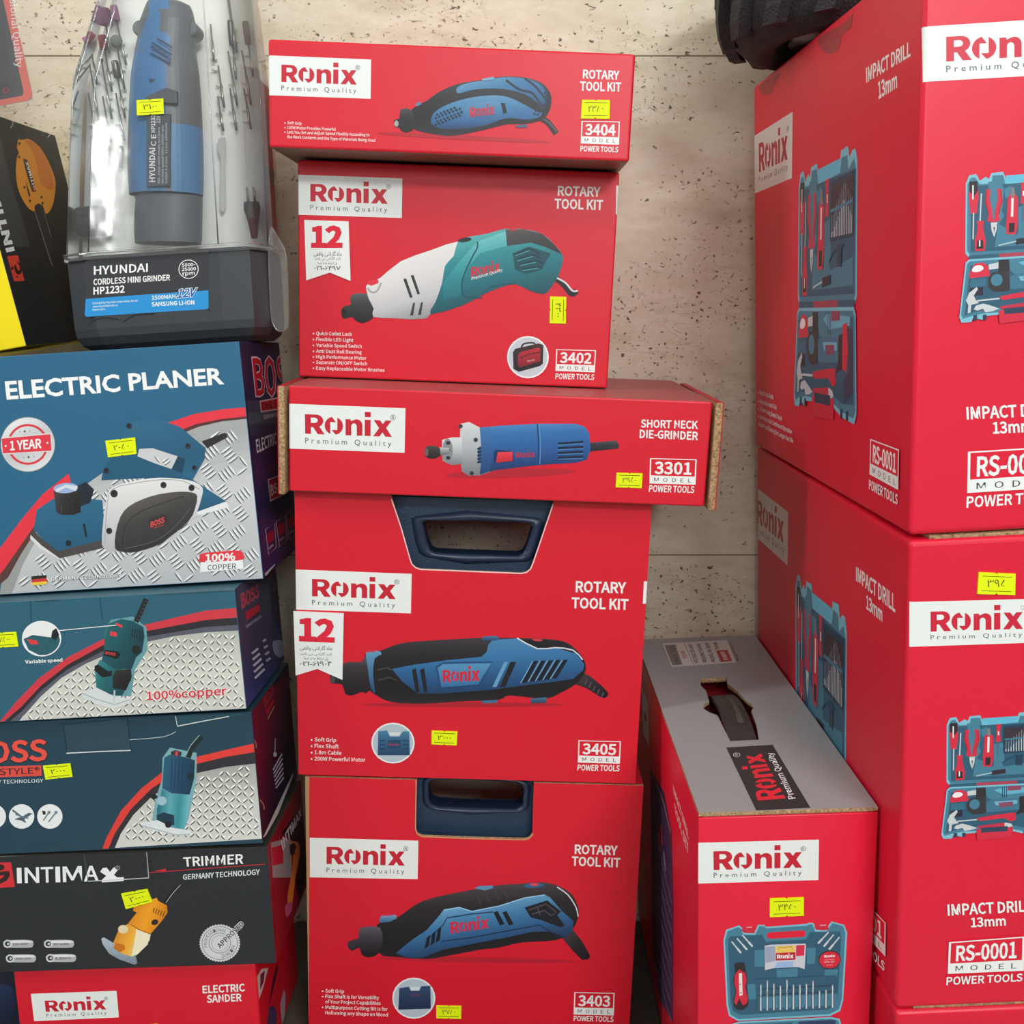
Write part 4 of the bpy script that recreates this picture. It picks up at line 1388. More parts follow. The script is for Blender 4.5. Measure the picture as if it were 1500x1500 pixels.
# ---- dark teal trimmer carton (third)
TEAL3 = (28, 62, 80)
root, M, w, d, h = box_thing('tool_carton', 'dark teal laminate trimmer carton with two white tool icons at lower left', 'box',
                             (-0.5640, 0.97, -0.5725, 0.3054, 0.17, 0.1430), -2.6, 0, -3.4, LG)
mb = MB()
carton(mb, w, d, h, {'front': TEAL3, 'right': (34, 22, 44), 'left': (30, 30, 50), 'top': (44, 70, 84)}, 0.0009)
F = Face(M, w, d, h, 'front', 0.0009)
p = Pen(F, mb, 0, 840, 3.3333)
silver = [(1255, 928), (1100, 945), (960, 975), (850, 1020), (740, 1090), (650, 1180), (590, 1270), (560, 1340), (1310, 1294)]
p.shade(silver, [(0, (160, 162, 158)), (.5, (196, 197, 192)), (1, (206, 206, 202))], 85)
checker(p, [(1224, 934), (1100, 950), (960, 982), (850, 1030), (740, 1100), (650, 1190), (600, 1270), (575, 1330), (1276, 1292)], 31, 32, 8, ang=4, base_dark=(66, 68, 68), light=(234, 234, 230))
p.poly([(1255, 856), (1100, 884), (960, 920), (850, 965), (740, 1040), (640, 1140), (560, 1260), (528, 1345), (560, 1342), (590, 1270), (650, 1180), (740, 1090), (850, 1020), (960, 975), (1100, 945), (1255, 926)], (44, 42, 50))
p.poly([(1255, 830), (1100, 862), (950, 898), (800, 964), (690, 1050), (590, 1160), (520, 1290), (500, 1345), (530, 1343), (560, 1270), (640, 1150), (740, 1050), (850, 980), (960, 930), (1100, 896), (1255, 872)], (216, 60, 52))
# trimmer picture
p.poly([(790, 1010), (794, 900), (830, 850), (960, 876), (960, 1010), (920, 1200), (900, 1250), (740, 1220), (760, 1100)], (120, 166, 176))
p.line([(918, 900), (938, 850), (984, 796)], 28, (24, 36, 38), 3)
p.line([(908, 890), (930, 842), (974, 790)], 3, (150, 190, 190), 3)
p.poly([(834, 870), (858, 862), (888, 872), (884, 892), (836, 888)], (46, 52, 56))
p.poly([(856, 868), (870, 868), (868, 890), (856, 890)], (206, 60, 60))
p.shade([(802, 900), (830, 884), (900, 896), (952, 912), (948, 1000), (926, 1080), (840, 1074), (792, 1050), (796, 980)], [(0, (38, 92, 120)), (.5, (24, 70, 98)), (1, (14, 50, 74))], 10)
for k in range(4):
    p.line([(840 + k * 18, 904 + k * 3), (836 + k * 16, 1050)], 3, (12, 42, 62))
p.ell(932, 990, 16, 18, (18, 40, 52))
p.shade([(790, 1052), (842, 1076), (926, 1082), (918, 1180), (900, 1250), (830, 1240), (770, 1210), (766, 1150), (782, 1100)], [(0, (28, 104, 120)), (.4, (96, 164, 176)), (.7, (50, 136, 148)), (1, (110, 180, 188))], 5)
p.poly([(764, 1180), (800, 1166), (850, 1180), (852, 1228), (800, 1232), (766, 1206)], (20, 54, 72))
p.poly([(718, 1080), (760, 1078), (772, 1092), (750, 1106)], (24, 28, 30))
p.ell(790, 1110, 24, 22, (150, 186, 196))
p.poly([(690, 1216), (770, 1204), (840, 1240), (935, 1256), (930, 1278), (860, 1280), (760, 1256), (692, 1232)], (214, 220, 222))
p.line([(694, 1230), (770, 1252), (860, 1276), (930, 1274)], 6, (170, 184, 190))
p.ell(822, 1226, 16, 16, (26, 30, 34))
# name block, left edge cut by the picture
p.tq('BOSS', (-158, 826), (234, 806), (236, 918), (-158, 940), (20, 24, 30), 0.06)
p.tq('BOSS', (-152, 824), (230, 808), (232, 914), (-152, 934), (224, 78, 66), 0.04)
p.poly([(-150, 946), (202, 936), (204, 988), (-150, 1000)], (214, 74, 62))
p.tq('ONE STYLE®', (-140, 958), (194, 946), (196, 976), (-140, 990), (40, 28, 34), 0.012)
p.tx('GERMANY TECHNOLOGY', -130, 1030, 212, 1020, 18, (206, 214, 218), 0.012)
for x in (-32, 106, 244):
    p.ell(x, 1186, 62, 60, (226, 230, 232), n=32)
p.poly([(62, 1150), (110, 1186), (140, 1168), (160, 1172), (120, 1200), (130, 1220), (104, 1206), (70, 1200), (100, 1188), (60, 1160)], (70, 96, 110))
p.line([(76, 1176), (140, 1196)], 6, (96, 120, 132))
p.poly([(206, 1158), (222, 1160), (224, 1176), (210, 1178)], (24, 30, 34))
for a, b in (((212, 1206), (240, 1166)), ((238, 1212), (274, 1166))):
    p.line([a, b], 7, (110, 130, 140))
    p.ell(b[0], b[1], 8, 8, (110, 130, 140), n=10)
FR = Face(M, w, d, h, 'right', 0.0009)
s_ = Pen(FR, mb, 330, 840, 3.75)
s_.shade([(128, 766), (240, 640), (420, 500), (480, 900), (205, 1470)], [(0, (112, 24, 50)), (.3, (104, 22, 50)), (.55, (60, 22, 46)), (.7, (24, 24, 46)), (1, (18, 20, 36))], 12)
s_.tq('BOSS', (208, 680), (262, 606), (268, 660), (220, 746), (176, 40, 56), 0.03)
s_.poly([(222, 756), (264, 690), (268, 712), (230, 780)], (170, 36, 50))
s_.line([(232, 800), (270, 730)], 5, (170, 150, 110))
for k in range(6):
    s_.line([(262 + k * 3, 1080 + k * 20), (312 + k * 2, 990 + k * 26)], 7, (190, 190, 206))
s_.line([(274, 906), (272, 990)], 6, (150, 160, 180))
s_.ell(273, 994, 10, 14, (190, 196, 206), n=10)
for a in ((148, 906), (190, 1244)):
    s_.line([(a[0], a[1]), (a[0] + 20, a[1] + 26), (a[0] + 22, a[1] + 54)], 6, (190, 130, 130), 3)
s_.poly([(206, 1452), (370, 1096), (376, 1104), (290, 1320), (222, 1440)], (206, 206, 206))
mb.build('carton', [PRINT], root)
m2 = MB()
m2.plate([p.uv(*q) for q in ((310, 738), (622, 706), (640, 866), (480, 872), (330, 876))], [], lambda u, v, t: F.at(u, v, t), 0.0, 0.0011, (36, 66, 82))
m2.build('tuck_flap', PRINT, root)
m2 = MB()
q_ = [p.uv(*q) for q in ((622, 706), (858, 690), (868, 744), (1000, 720), (1190, 690), (1204, 680), (1200, 674), (622, 700))]
m2.plate(q_, [], lambda u, v, t: F.at(u, v, t), 0.0, 0.0007, (34, 76, 92))
m2.build('tuck_flap', PRINT, root)
fk = F.k
F.k = 0
lp = MB()
pp = Pen(F, lp, 0, 840, 3.3333)
F.k = int(0.0011 / STEP) + 4
pp.line([(326, 876), (480, 868), (640, 862)], 5, (206, 214, 216))
pp.line([(312, 740), (330, 872)], 3, (16, 40, 52))
pp.line([(634, 810), (800, 796), (860, 770)], 3, (180, 196, 200), 2)
pp.line([(868, 744), (1000, 718), (1120, 696)], 5, (206, 214, 214))
pp.line([(858, 690), (868, 744)], 4, (190, 200, 200))
lp.build('worn_edge', PAPER, root)
F.k = fk
sticker(root, F, 0, 840, 3.3333, (210, 938), (344, 926), (355, 992), (223, 1006), '۲۰۰۰')

# ---- black trimmer carton (fourth)
BLACK4 = (34, 38, 42)
root, M, w, d, h = box_thing('tool_carton', 'black trimmer carton with a yellow tool, on the red sander carton', 'box',
                             (-0.5715, 0.965, -0.7075, 0.3211, 0.17, 0.1320), -2.1, 0, -3.4, LG)
mb = MB()
carton(mb, w, d, h, {'front': BLACK4, 'right': (134, 20, 36), 'left': (34, 38, 42), 'top': (60, 58, 50)}, 0.0009)
F = Face(M, w, d, h, 'front', 0.0009)
p = Pen(F, mb, 0, 1180, 3.1915)
p.line([(-60, 238), (130, 224), (140, 214), (390, 204)], 9, (150, 146, 140))
p.poly([(132, 208), (386, 200), (386, 214), (134, 222)], (236, 192, 30))
p.poly([(682, 190), (920, 178), (920, 190), (682, 207)], (236, 192, 30))
p.line([(920, 186), (1050, 182), (1180, 172), (1250, 160)], 6, (206, 190, 120))
p.poly([(-120, 270), (52, 265), (70, 380), (-120, 392)], (206, 44, 52))
p.ell(4, 289, 17, 14, (46, 22, 26), -5)
p.poly([(-60, 312), (44, 306), (46, 330), (30, 352), (0, 366), (-60, 370), (-60, 350), (-6, 346), (16, 334), (20, 326), (-60, 332)], (46, 22, 26))
F.k = int(0.0009 / STEP) + 3
for ch_, xa, xb in (('I', 82, 104), ('N', 118, 186), ('T', 194, 252), ('I', 262, 284), ('M', 296, 386), ('A', 394, 464)):
    p.tx(ch_, xa, 362 - (xa - 82) * .028, xb, 362 - (xb - 82) * .028, 73, (232, 234, 236), 0.018)
    F.k -= 1
p.poly([(470, 308), (482, 290), (500, 288), (516, 308), (534, 286), (552, 300), (534, 322), (550, 334), (580, 333), (580, 351), (478, 357), (478, 346), (498, 326)], (232, 234, 236))
p.ell(551, 289, 12, 10, (190, 192, 196), ring=0.15)
p.tx('R', 547, 293, 555, 293, 9, (190, 192, 196), 0.0)
F.k = 4
p.tq('TRIMMER', (856, 242), (1138, 226), (1138, 272), (860, 286), (238, 240, 240), 0.028)
p.line([(694, 314), (1240, 274)], 3.5, (190, 40, 54))
p.poly([(720, 306), (776, 294), (776, 308)], (190, 40, 54))
p.tq('GERMANY TECHNOLOGY', (855, 322), (1215, 297), (1215, 323), (855, 347), (214, 218, 220), 0.03)
p.line([(768, 454), (800, 410), (842, 368)], 11, (16, 18, 20))
p.line([(776, 454), (806, 412), (844, 370)], 3, (170, 174, 178))
# yellow trimmer
p.shade([(474, 622), (486, 616), (560, 660), (600, 690), (634, 702), (642, 736), (630, 744), (560, 720), (510, 692), (480, 648)], [(0, (176, 190, 200)), (1, (120, 134, 150))], 90)
p.shade([(556, 580), (598, 552), (640, 560), (706, 596), (700, 630), (650, 690), (616, 706), (560, 688), (530, 640), (544, 606)], [(0, (214, 140, 40)), (.5, (240, 176, 60)), (.75, (232, 214, 176)), (1, (206, 190, 160))], 20)
p.poly([(640, 566), (704, 600), (690, 650), (640, 698), (616, 704), (628, 640)], (238, 226, 196))
p.poly([(540, 640), (580, 650), (586, 672), (560, 686), (530, 666)], (196, 112, 20))
p.shade([(600, 550), (640, 500), (622, 492), (626, 468), (650, 450), (720, 436), (732, 430), (740, 446), (780, 466), (784, 500), (756, 540), (706, 598), (650, 578)], [(0, (214, 136, 24)), (.5, (240, 158, 30)), (1, (206, 122, 14))], 20)
p.line([(612, 556), (650, 580), (704, 600)], 5, (178, 100, 14))
for k in range(5):
    p.line([(722 + k * 12, 478 + k * 4), (716 + k * 11, 500 + k * 5)], 5, (120, 64, 10))
p.ell(724, 545, 17, 13, (40, 34, 30), -20)
p.ell(576, 578, 24, 20, (226, 206, 170))
# four grey pills
for x, y, s in ((10, 628, '220-240V'), (200, 628, '800 watts'), (22, 696, '30000 r/min'), (210, 694, '6.35mm')):
    p.poly(smooth_loop([(x + 6, y + 18), (x + 14, y + 4), (x + 50, y), (x + 130, y), (x + 146, y + 12), (x + 144, y + 28), (x + 128, y + 36), (x + 40, y + 36), (x + 14, y + 34)], 3), (176, 178, 180))
    p.poly(smooth_loop([(x + 12, y + 14), (x + 20, y + 5), (x + 52, y + 3), (x + 126, y + 3), (x + 138, y + 12)], 3), (222, 224, 226))
    p.ell(x + 26, y + 18, 20, 19, (206, 208, 210))
    p.ell(x + 26, y + 18, 13, 12, (50, 54, 58))
    p.ell(x + 29, y + 18, 6, 5, (206, 208, 210), -30)
    p.tx(s, x + 50, y + 25, x + 122, y + 23, 11, (60, 62, 66), 0.02)
# round approved seal
seal = [(1028 + (97 if k % 2 else 91) * math.cos(k * math.pi / 44), 642 + (89 if k % 2 else 84) * math.sin(k * math.pi / 44)) for k in range(88)]
p.poly(seal, (204, 206, 208))
p.ell(1028, 642, 84, 78, (90, 94, 98), n=36, ring=0.03)
p.ell(1028, 642, 52, 48, (90, 94, 98), n=36, ring=0.05)
p.ell(1028, 642, 40, 37, (150, 152, 156), n=30, ring=0.06)


def arc_text(s, a0, a1, r, flip, cap):
    for i, ch in enumerate(s):
        if ch == ' ':
            continue
        a = math.radians(a0 + (a1 - a0) * (i + .5) / len(s))
        cx, cy = 1028 + r * math.cos(a), 642 + r * .92 * math.sin(a)
        tx_, ty_ = (-math.sin(a), math.cos(a)) if not flip else (math.sin(a), -math.cos(a))
        nx, ny = (math.cos(a), math.sin(a)) if not flip else (-math.cos(a), -math.sin(a))
        hw = cap * .36
        p.tq(ch, (cx - tx_ * hw + nx * cap / 2, cy - ty_ * hw + ny * cap / 2), (cx + tx_ * hw + nx * cap / 2, cy + ty_ * hw + ny * cap / 2),
             (cx + tx_ * hw - nx * cap / 2, cy + ty_ * hw - ny * cap / 2), (cx - tx_ * hw - nx * cap / 2, cy - ty_ * hw - ny * cap / 2), (84, 88, 92), 0.0)


arc_text('PROFESSIONAL', 160, 300, 67, False, 15)
arc_text('QUALITY', 84, 8, 67, True, 15)
p.tq('APPROVED', (1010, 648), (1128, 534), (1146, 556), (1030, 672), (214, 216, 218), 0.09)
p.tq('APPROVED', (1012, 650), (1128, 538), (1144, 556), (1030, 668), (50, 54, 58), 0.03)
FR = Face(M, w, d, h, 'right', 0.0009)
s_ = Pen(FR, mb, 350, 1190, 4.8387)
s_.poly([(236, 196), (300, 150), (480, -60), (480, 560), (250, 900), (240, 1090)], (140, 20, 38))
s_.poly([(300, 150), (420, -10), (480, -60), (480, 420), (430, 640), (400, 500), (420, 300), (380, 200)], (34, 18, 28))
s_.poly([(226, 214), (300, 196), (370, 190), (376, 462), (240, 462)], (150, 142, 144))
s_.poly([(230, 250), (312, 228), (314, 360), (238, 380)], (190, 30, 56))
s_.tq('INTIMAX', (296, 200), (440, -40), (446, 20), (312, 274), (226, 226, 226), 0.04)
s_.poly([(360, 216), (420, 212), (432, 300), (400, 460), (376, 660), (344, 640), (352, 540), (376, 420), (384, 300)], (226, 130, 50), 2)
s_.poly([(358, 230), (390, 214), (406, 240), (390, 306), (362, 300)], (48, 34, 36))
s_.poly([(334, 650), (374, 640), (376, 690), (340, 746), (326, 690)], (190, 80, 120), 2)
mb.build('carton', PRINT, root)
m2 = MB()
m2.plate([p.uv(*q) for q in ((392, 212), (684, 203), (696, 338), (600, 342), (412, 352))], [], lambda u, v, t: F.at(u, v, t), 0.0, 0.0009, (36, 39, 43))
fl = m2.build('tuck_flap', PRINT, root)
lp = MB()
F.k = int(0.0009 / STEP) + 4
pp = Pen(F, lp, 0, 1180, 3.1915)
pp.line([(412, 352), (600, 342), (696, 336)], 4, (196, 198, 200))
pp.line([(686, 205), (697, 337)], 4, (170, 172, 176))
pp.line([(394, 214), (412, 350)], 3, (90, 94, 98))
lp.build('worn_edge', PAPER, fl)
F.k = int(0.0009 / STEP) + 8
sticker(root, F, 0, 1180, 3.1915, (568, 410), (690, 388), (714, 448), (590, 482), '۲۰۰۰')

# ---- red sander carton (fifth)
root, M, w, d, h = box_thing('tool_carton', 'red electric sander carton at the bottom of the left stack', 'box',
                             (-0.5316, 0.965, -0.845, 0.2615, 0.18, 0.1345), -2.0, 0, -3.4, LG)
mb = MB()
carton(mb, w, d, h, REDS, 0.003)
F = Face(M, w, d, h, 'front', 0.003)
p = Pen(F, mb, 0, 1180, 3.1915)
brand_panel(p, (144, 880), (545, 866), (556, 990), (160, 1008), (0.15, 0.86), ly=(.26, .68))
title(p, [('ELECTRIC', 948, 878, 1146, 868, 36), ('SANDER', 968, 922, 1131, 914, 36)])
p.shade([(690, 1024), (730, 1016), (760, 1026), (770, 1060), (680, 1060)], [(0, (226, 150, 50)), (1, (200, 120, 40))], 90)
FR = Face(M, w, d, h, 'right', 0.003)
s_ = Pen(FR, mb, 350, 1190, 4.8387)
s_.poly([(112, 1208), (158, 1110), (208, 1102), (170, 1250), (128, 1362)], (210, 204, 204))
s_.poly([(152, 1150), (184, 1120), (176, 1200), (150, 1260)], (110, 40, 56))
s_.poly([(240, 1180), (270, 1070), (276, 1110), (250, 1230), (206, 1400)], (60, 24, 40))
s_.poly([(200, 1500), (214, 1380), (250, 1370), (270, 1430), (262, 1560), (205, 1560)], (64, 56, 96))
s_.poly([(292, 1360), (318, 1252), (330, 1290), (330, 1520), (305, 1500)], (176, 160, 168))
mb.build('carton', PRINT, root)

# ---- dark carton set back at the far left, below the black trimmer carton
root, M, w, d, h = box_thing('tool_carton', 'dark navy carton set back at the far left, below the black trimmer carton', 'box',
                             (-0.800, 1.03, -0.843, 0.246, 0.18, 0.132), -1.0, 0, -2.0, LG)
mb = MB()
carton(mb, w, d, h, {'front': (22, 30, 48), 'right': (18, 22, 40), 'left': (20, 26, 44), 'top': (26, 32, 48)}, 0.0009)
p = Pen(Face(M, w, d, h, 'front', 0.0009), mb, 0, 1180, 3.1915)
p.shade([(-60, 860), (40, 840), (70, 900), (60, 1000), (-60, 1030)], [(0, (34, 54, 92)), (1, (20, 28, 50))], 60, 3)
p.shade([(84, 800), (128, 796), (140, 870), (96, 884)], [(0, (110, 26, 44)), (1, (70, 18, 34))], 90)
mb.build('carton', PRINT, root)
m2 = MB()
m2.box(0.02, -0.0012, h - 0.03, w - 0.02, 0.0, h + 0.0005, (26, 36, 56))
m2.build('tuck_flap', PRINT, root)

# ------------------------------------------------------------------ on top of the left stack: the clear-fronted mini grinder box
ML1 = pose(-0.5351, 1.0, -0.2998, -3.6, 0, -3.0)
MH = ML1 @ Matrix.Translation((0, 0.03, 0.238))
root = thing('display_box', 'clear plastic display box on a black base, holding a blue mini grinder', 'display box', MH)


def HP(y=0.0):
    return Face(MH @ Matrix.Translation((0, y, 0)), 9, 9, 9, 'front', 0.0)


class HPen(Pen):
    """pen on a plane inside the display box, y metres behind its front"""

    def __init__(self, mb, y, ox, oy, s):
        super().__init__(HP(y), mb, ox, oy, s)
        self.y = y
        self.f.at = lambda u, v, off, wrap=False: (u, self.y - off, v)

    def p3(self, x, y):
        u, v = self.uv(x, y)
        return Vector((u, self.y, v))


def plan(xl, xr, y0, y1, ch, cy):
    """front outline with slanted corners, front to back"""
    return [(xl, y1), (xl, y0 + cy), (xl + ch * .25, y0 + cy * .35), (xl + ch, y0), (xr - ch * 1.15, y0), (xr - ch * .3, y0 + cy * .07), (xr, y0 + cy), (xr, y1)]


def loft(mb, levels, col, mat=0, close=True, capb=False, capt=False, smooth=False):
    n = len(levels[0][1])
    vs = []
    for z, pl in levels:
        vs += [(x, y, z) for x, y in pl]
    fs = []
    m = n if close else n - 1
    for k in range(len(levels) - 1):
        for i in range(m):
            j = (i + 1) % n
            fs.append([k * n + i, k * n + j, (k + 1) * n + j, (k + 1) * n + i])
    if capb:
        fs.append(list(range(n))[::-1])
    if capt:
        fs.append([(len(levels) - 1) * n + i for i in range(n)])
    mb.add(vs, fs, col, mat, smooth)


mb = MB()
loft(mb, [(0.0006, plan(0.112, 0.292, 0.014, 0.084, 0.03, 0.028)), (0.006, plan(0.104, 0.299, 0.006, 0.088, 0.034, 0.03)), (0.014, plan(0.1, 0.303, 0.001, 0.09, 0.036, 0.032)), (0.022, plan(0.099, 0.304, 0.0, 0.09, 0.036, 0.032)),
          (0.088, plan(0.1, 0.306, 0.0, 0.09, 0.036, 0.032)), (0.0925, plan(0.1015, 0.3045, 0.0015, 0.0885, 0.036, 0.032)), (0.0935, plan(0.104, 0.302, 0.004, 0.086, 0.036, 0.032))], (52, 55, 60), 0, True, True, True)
mb.build('base', BLACK_PLASTIC, root)
mb = MB()
loft(mb, [(0.0895, plan(0.098, 0.309, -0.003, 0.092, 0.036, 0.034)), (0.0945, plan(0.098, 0.309, -0.003, 0.092, 0.036, 0.034)), (0.0965, plan(0.1, 0.307, -0.0005, 0.09, 0.036, 0.034)), (0.20, plan(0.116, 0.3115, 0.0005, 0.09, 0.036, 0.034)), (0.2585, plan(0.1265, 0.314, 0.001, 0.09, 0.036, 0.034)),
          (0.264, plan(0.128, 0.314, 0.0015, 0.09, 0.036, 0.034)), (0.335, plan(0.156, 0.312, 0.012, 0.09, 0.034, 0.032)), (0.40, plan(0.182, 0.305, 0.022, 0.09, 0.03, 0.03))], (240, 240, 240), 0, True, False, True)
lv = [(0.0965, plan(0.1, 0.307, -0.0005, 0.09, 0.036, 0.034)), (0.20, plan(0.116, 0.3115, 0.0005, 0.09, 0.036, 0.034)), (0.2585, plan(0.1265, 0.314, 0.001, 0.09, 0.036, 0.034)), (0.335, plan(0.156, 0.312, 0.012, 0.09, 0.034, 0.032)), (0.40, plan(0.182, 0.305, 0.022, 0.09, 0.03, 0.03))]
for k in (1, 3, 4, 6):
    mb.tube([(pl[k][0], pl[k][1], z) for z, pl in lv], 0.0007, (240, 240, 240), 0, 6)
mb.tube([(x, y, 0.0957) for x, y in plan(0.098, 0.309, -0.003, 0.092, 0.036, 0.034)], 0.0011, (240, 240, 240), 0, 6)
cover = mb.build('clear_cover', CLEAR, root)
mb = MB()
hp = HPen(mb, 0.03, 220, 180, 4.5455)
tab = smooth_loop([(800, 700), (850, 762), (893, 840), (908, 920), (916, 1100), (920, 1320), (905, 1372), (870, 1387), (836, 1370), (806, 1290), (796, 1100), (790, 900)], 4)
mb.plate([hp.uv(*q) for q in tab], [], lambda u, v, t: (u, 0.03 - t, v), 0.0, 0.0012, (230, 230, 230))
rim = [hp.p3(*q) for q in tab]
mb.tube(rim, 0.0009, (230, 230, 230), 0, 6)
mb.build('hanging_tab', CLEAR, root)
# cream tray with pegs
mb = MB()
loft(mb, [(0.0945, [(0.1015, 0.088), (0.1015, 0.066), (0.305, 0.066), (0.305, 0.088)]), (0.2605, [(0.1285, 0.088), (0.1285, 0.066), (0.3115, 0.066), (0.3115, 0.088)]),
          (0.335, [(0.158, 0.088), (0.158, 0.066), (0.3095, 0.066), (0.3095, 0.088)]), (0.392, [(0.185, 0.088), (0.185, 0.066), (0.303, 0.066), (0.303, 0.088)])], (236, 236, 222), 0, True, True, True)
tp = HPen(mb, 0.066, 60, 0, 6.25)
for x, y in ((640, 415), (760, 408), (780, 505), (640, 660), (760, 650), (650, 760), (770, 830), (640, 905), (760, 905), (650, 1002), (770, 992), (500, 1010), (490, 1155), (610, 1155), (730, 1145), (500, 1250), (620, 1245), (750, 1240), (520, 665), (530, 765)):
    c = tp.p3(x, y)
    mb.tube([c + Vector((-0.0035, -0.005, 0)), c + Vector((0.0035, -0.005, 0))], 0.0011, (226, 226, 212), 0, 6)
    mb.box(c.x - 0.001, 0.0612, c.z - 0.001, c.x + 0.001, 0.067, c.z + 0.001)
tp2 = HPen(mb, 0.066, 230, 0, 6.25)
for x, y in ((710, 285), (730, 385), (540, 550), (710, 530), (830, 520), (545, 650), (715, 632), (850, 620), (585, 795), (700, 780), (820, 772), (598, 890), (715, 882), (830, 870), (585, 1045), (700, 1030), (820, 1022), (598, 1145), (718, 1132), (830, 1122)):
    c = tp2.p3(x, y)
    mb.tube([c + Vector((-0.0035, -0.005, 0)), c + Vector((0.0035, -0.005, 0))], 0.0011, (226, 226, 212), 0, 6)
    mb.box(c.x - 0.001, 0.0612, c.z - 0.001, c.x + 0.001, 0.067, c.z + 0.001)
mb.build('accessory_tray', TRAY_WHITE, root)
# label on the base
F = HP(0.0)
F.at = lambda u, v, off, wrap=False: (u, -off, v)
mb = MB()
F.k = 6
p = Pen(F, mb, 0, 0, 3.0)
lab = smooth_loop([(384, 1142), (640, 1122), (908, 1106), (916, 1116), (917, 1350), (910, 1360), (640, 1376), (380, 1393), (372, 1384), (376, 1260)], 3)
mb.plate([p.uv(*q) for q in lab], [], lambda u, v, t: (u, -t, v), 0.0, 0.00025, (44, 46, 52))
F.k = int(0.00025 / STEP) + 3
p.poly([(377, 1314), (640, 1294), (916, 1276), (917, 1350), (910, 1359), (640, 1375), (381, 1392), (373, 1384)], (30, 140, 206))
p.tq('HYUNDAI', (413, 1170), (650, 1157), (650, 1194), (413, 1208), (240, 242, 242), 0.022)
p.tq('CORDLESS MINI GRINDER', (411, 1226), (748, 1206), (748, 1232), (411, 1253), (240, 242, 242), 0.03)
p.tq('HP1232', (411, 1262), (548, 1254), (548, 1286), (411, 1295), (240, 242, 242), 0.035)
p.ell(829, 1183, 44, 42, (240, 242, 242), ring=0.07, n=32)
p.tx('5000-', 800, 1173, 858, 1169, 15, (240, 242, 242), 0.02)
p.tx('25000', 799, 1192, 862, 1188, 15, (240, 242, 242), 0.02)
p.tx('rpm', 803, 1211, 857, 1207, 17, (240, 242, 242), 0.02)
p.tq('12V', (786, 1268), (872, 1262), (860, 1306), (774, 1312), (240, 244, 246), 0.09)
p.tq('12V', (788, 1270), (869, 1264), (858, 1304), (777, 1310), (22, 96, 168), 0.03)
p.tx('1500MAH', 668, 1318, 772, 1311, 18, (240, 244, 246), 0.02)
p.tx('SAMSUNG LI-ION', 667, 1347, 855, 1338, 19, (240, 244, 246), 0.03)
p.tx('Licensed by Hyundai corporation, Korea', 408, 1337, 606, 1325, 9, (226, 238, 244), 0.012)
p.tx('www.hyundaitools.co', 408, 1352, 518, 1345, 9, (226, 238, 244), 0.012)
p.tx('Made in China', 408, 1366, 462, 1362, 8, (226, 238, 244), 0.012)
mb.build('product_label', PRINT, root)
mb = MB()
q_ = HPen(mb, -0.0012, 0, 0, 3.0)
q_.f.k = 4
for a in (((385, 1432), (420, 1404), (470, 1396), (520, 1404)), ((540, 1416), (590, 1386), (680, 1378))):
    q_.line(list(a), 3, (20, 22, 24), 4)
# the tape curl below the label belongs to the base
mb.build('tape_strip', PAPER, root)
# price label on the clear front
mb = MB()
F2 = HP(-0.0006)
F2.at = lambda u, v, off, wrap=False: (u, -0.0006 - off, v)
sticker(root, F2, 0, 0, 3.0, (600, 440), (718, 433), (720, 500), (602, 508), '۳۱۰۰')

# ---- the mini grinder standing in the tray (a thing of its own)
tool = thing('mini_grinder', 'blue and charcoal mini grinder standing upright in the clear display box', 'power tool', MH)
prof = [(20, 655, 815), (34, 650, 842), (60, 640, 852), (110, 622, 862), (160, 618, 864), (220, 606, 862), (330, 588, 878), (430, 582, 886), (520, 578, 890), (620, 574, 894), (720, 572, 896), (800, 576, 896), (860, 580, 894)]
mb = MB()
hp = HPen(mb, 0.040, 0, 0, 3.0)
N = 48
rings = []
sub = []
for (a, b) in zip(prof, prof[1:]):
    for k in range(4):
        t = k / 4
        sub.append(tuple(a[i] + (b[i] - a[i]) * t for i in range(3)))
sub.append(prof[-1])
BLUE, CHAR = (66, 126, 180), (98, 103, 110)


def tool_col(x, y):
    if y < 62:
        return CHAR if not (680 < x < 775) else BLUE
    edge = 690 + (62 - y) * 0.25 if y < 300 else 612
    edge = max(602, 700 - (y - 60) * 0.45)
    if y < 170:
        right = 748 - max(0, (130 - y)) * .25
    else:
        right = 778
    if x < edge:
        return CHAR
    if x < right:
        return BLUE
    if y > 545 and x > 800:
        return (72, 130, 182)
    return CHAR


for (y, xl, xr) in sub:
    A, B = hp.p3(xl, y), hp.p3(xr, y)
    c = (A + B) / 2
    rx = (B - A).length / 2
    ry = rx * 0.78
    rings.append([(Vector((c.x + rx * math.cos(2 * math.pi * k / N), 0.036 + ry * math.sin(2 * math.pi * k / N), A.z + (B.z - A.z) * (0.5 + 0.5 * math.cos(2 * math.pi * k / N)))), xl + (xr - xl) * (.5 + .5 * math.cos(2 * math.pi * (k + .5) / N))) for k in range(N)])
for i in range(len(rings) - 1):
    for k in range(N):
        q = [rings[i][k][0], rings[i][(k + 1) % N][0], rings[i + 1][(k + 1) % N][0], rings[i + 1][k][0]]
        mb.add(q, [[0, 1, 2, 3]], tool_col(rings[i][k][1], sub[i][0]), 0, True)
mb.add([r[0] for r in rings[0]], [list(range(N))], CHAR)
mb.build('housing', PLASTIC_INK, tool)
mb = MB()
hp = HPen(mb, 0.040, 0, 0, 3.0)
prev = None
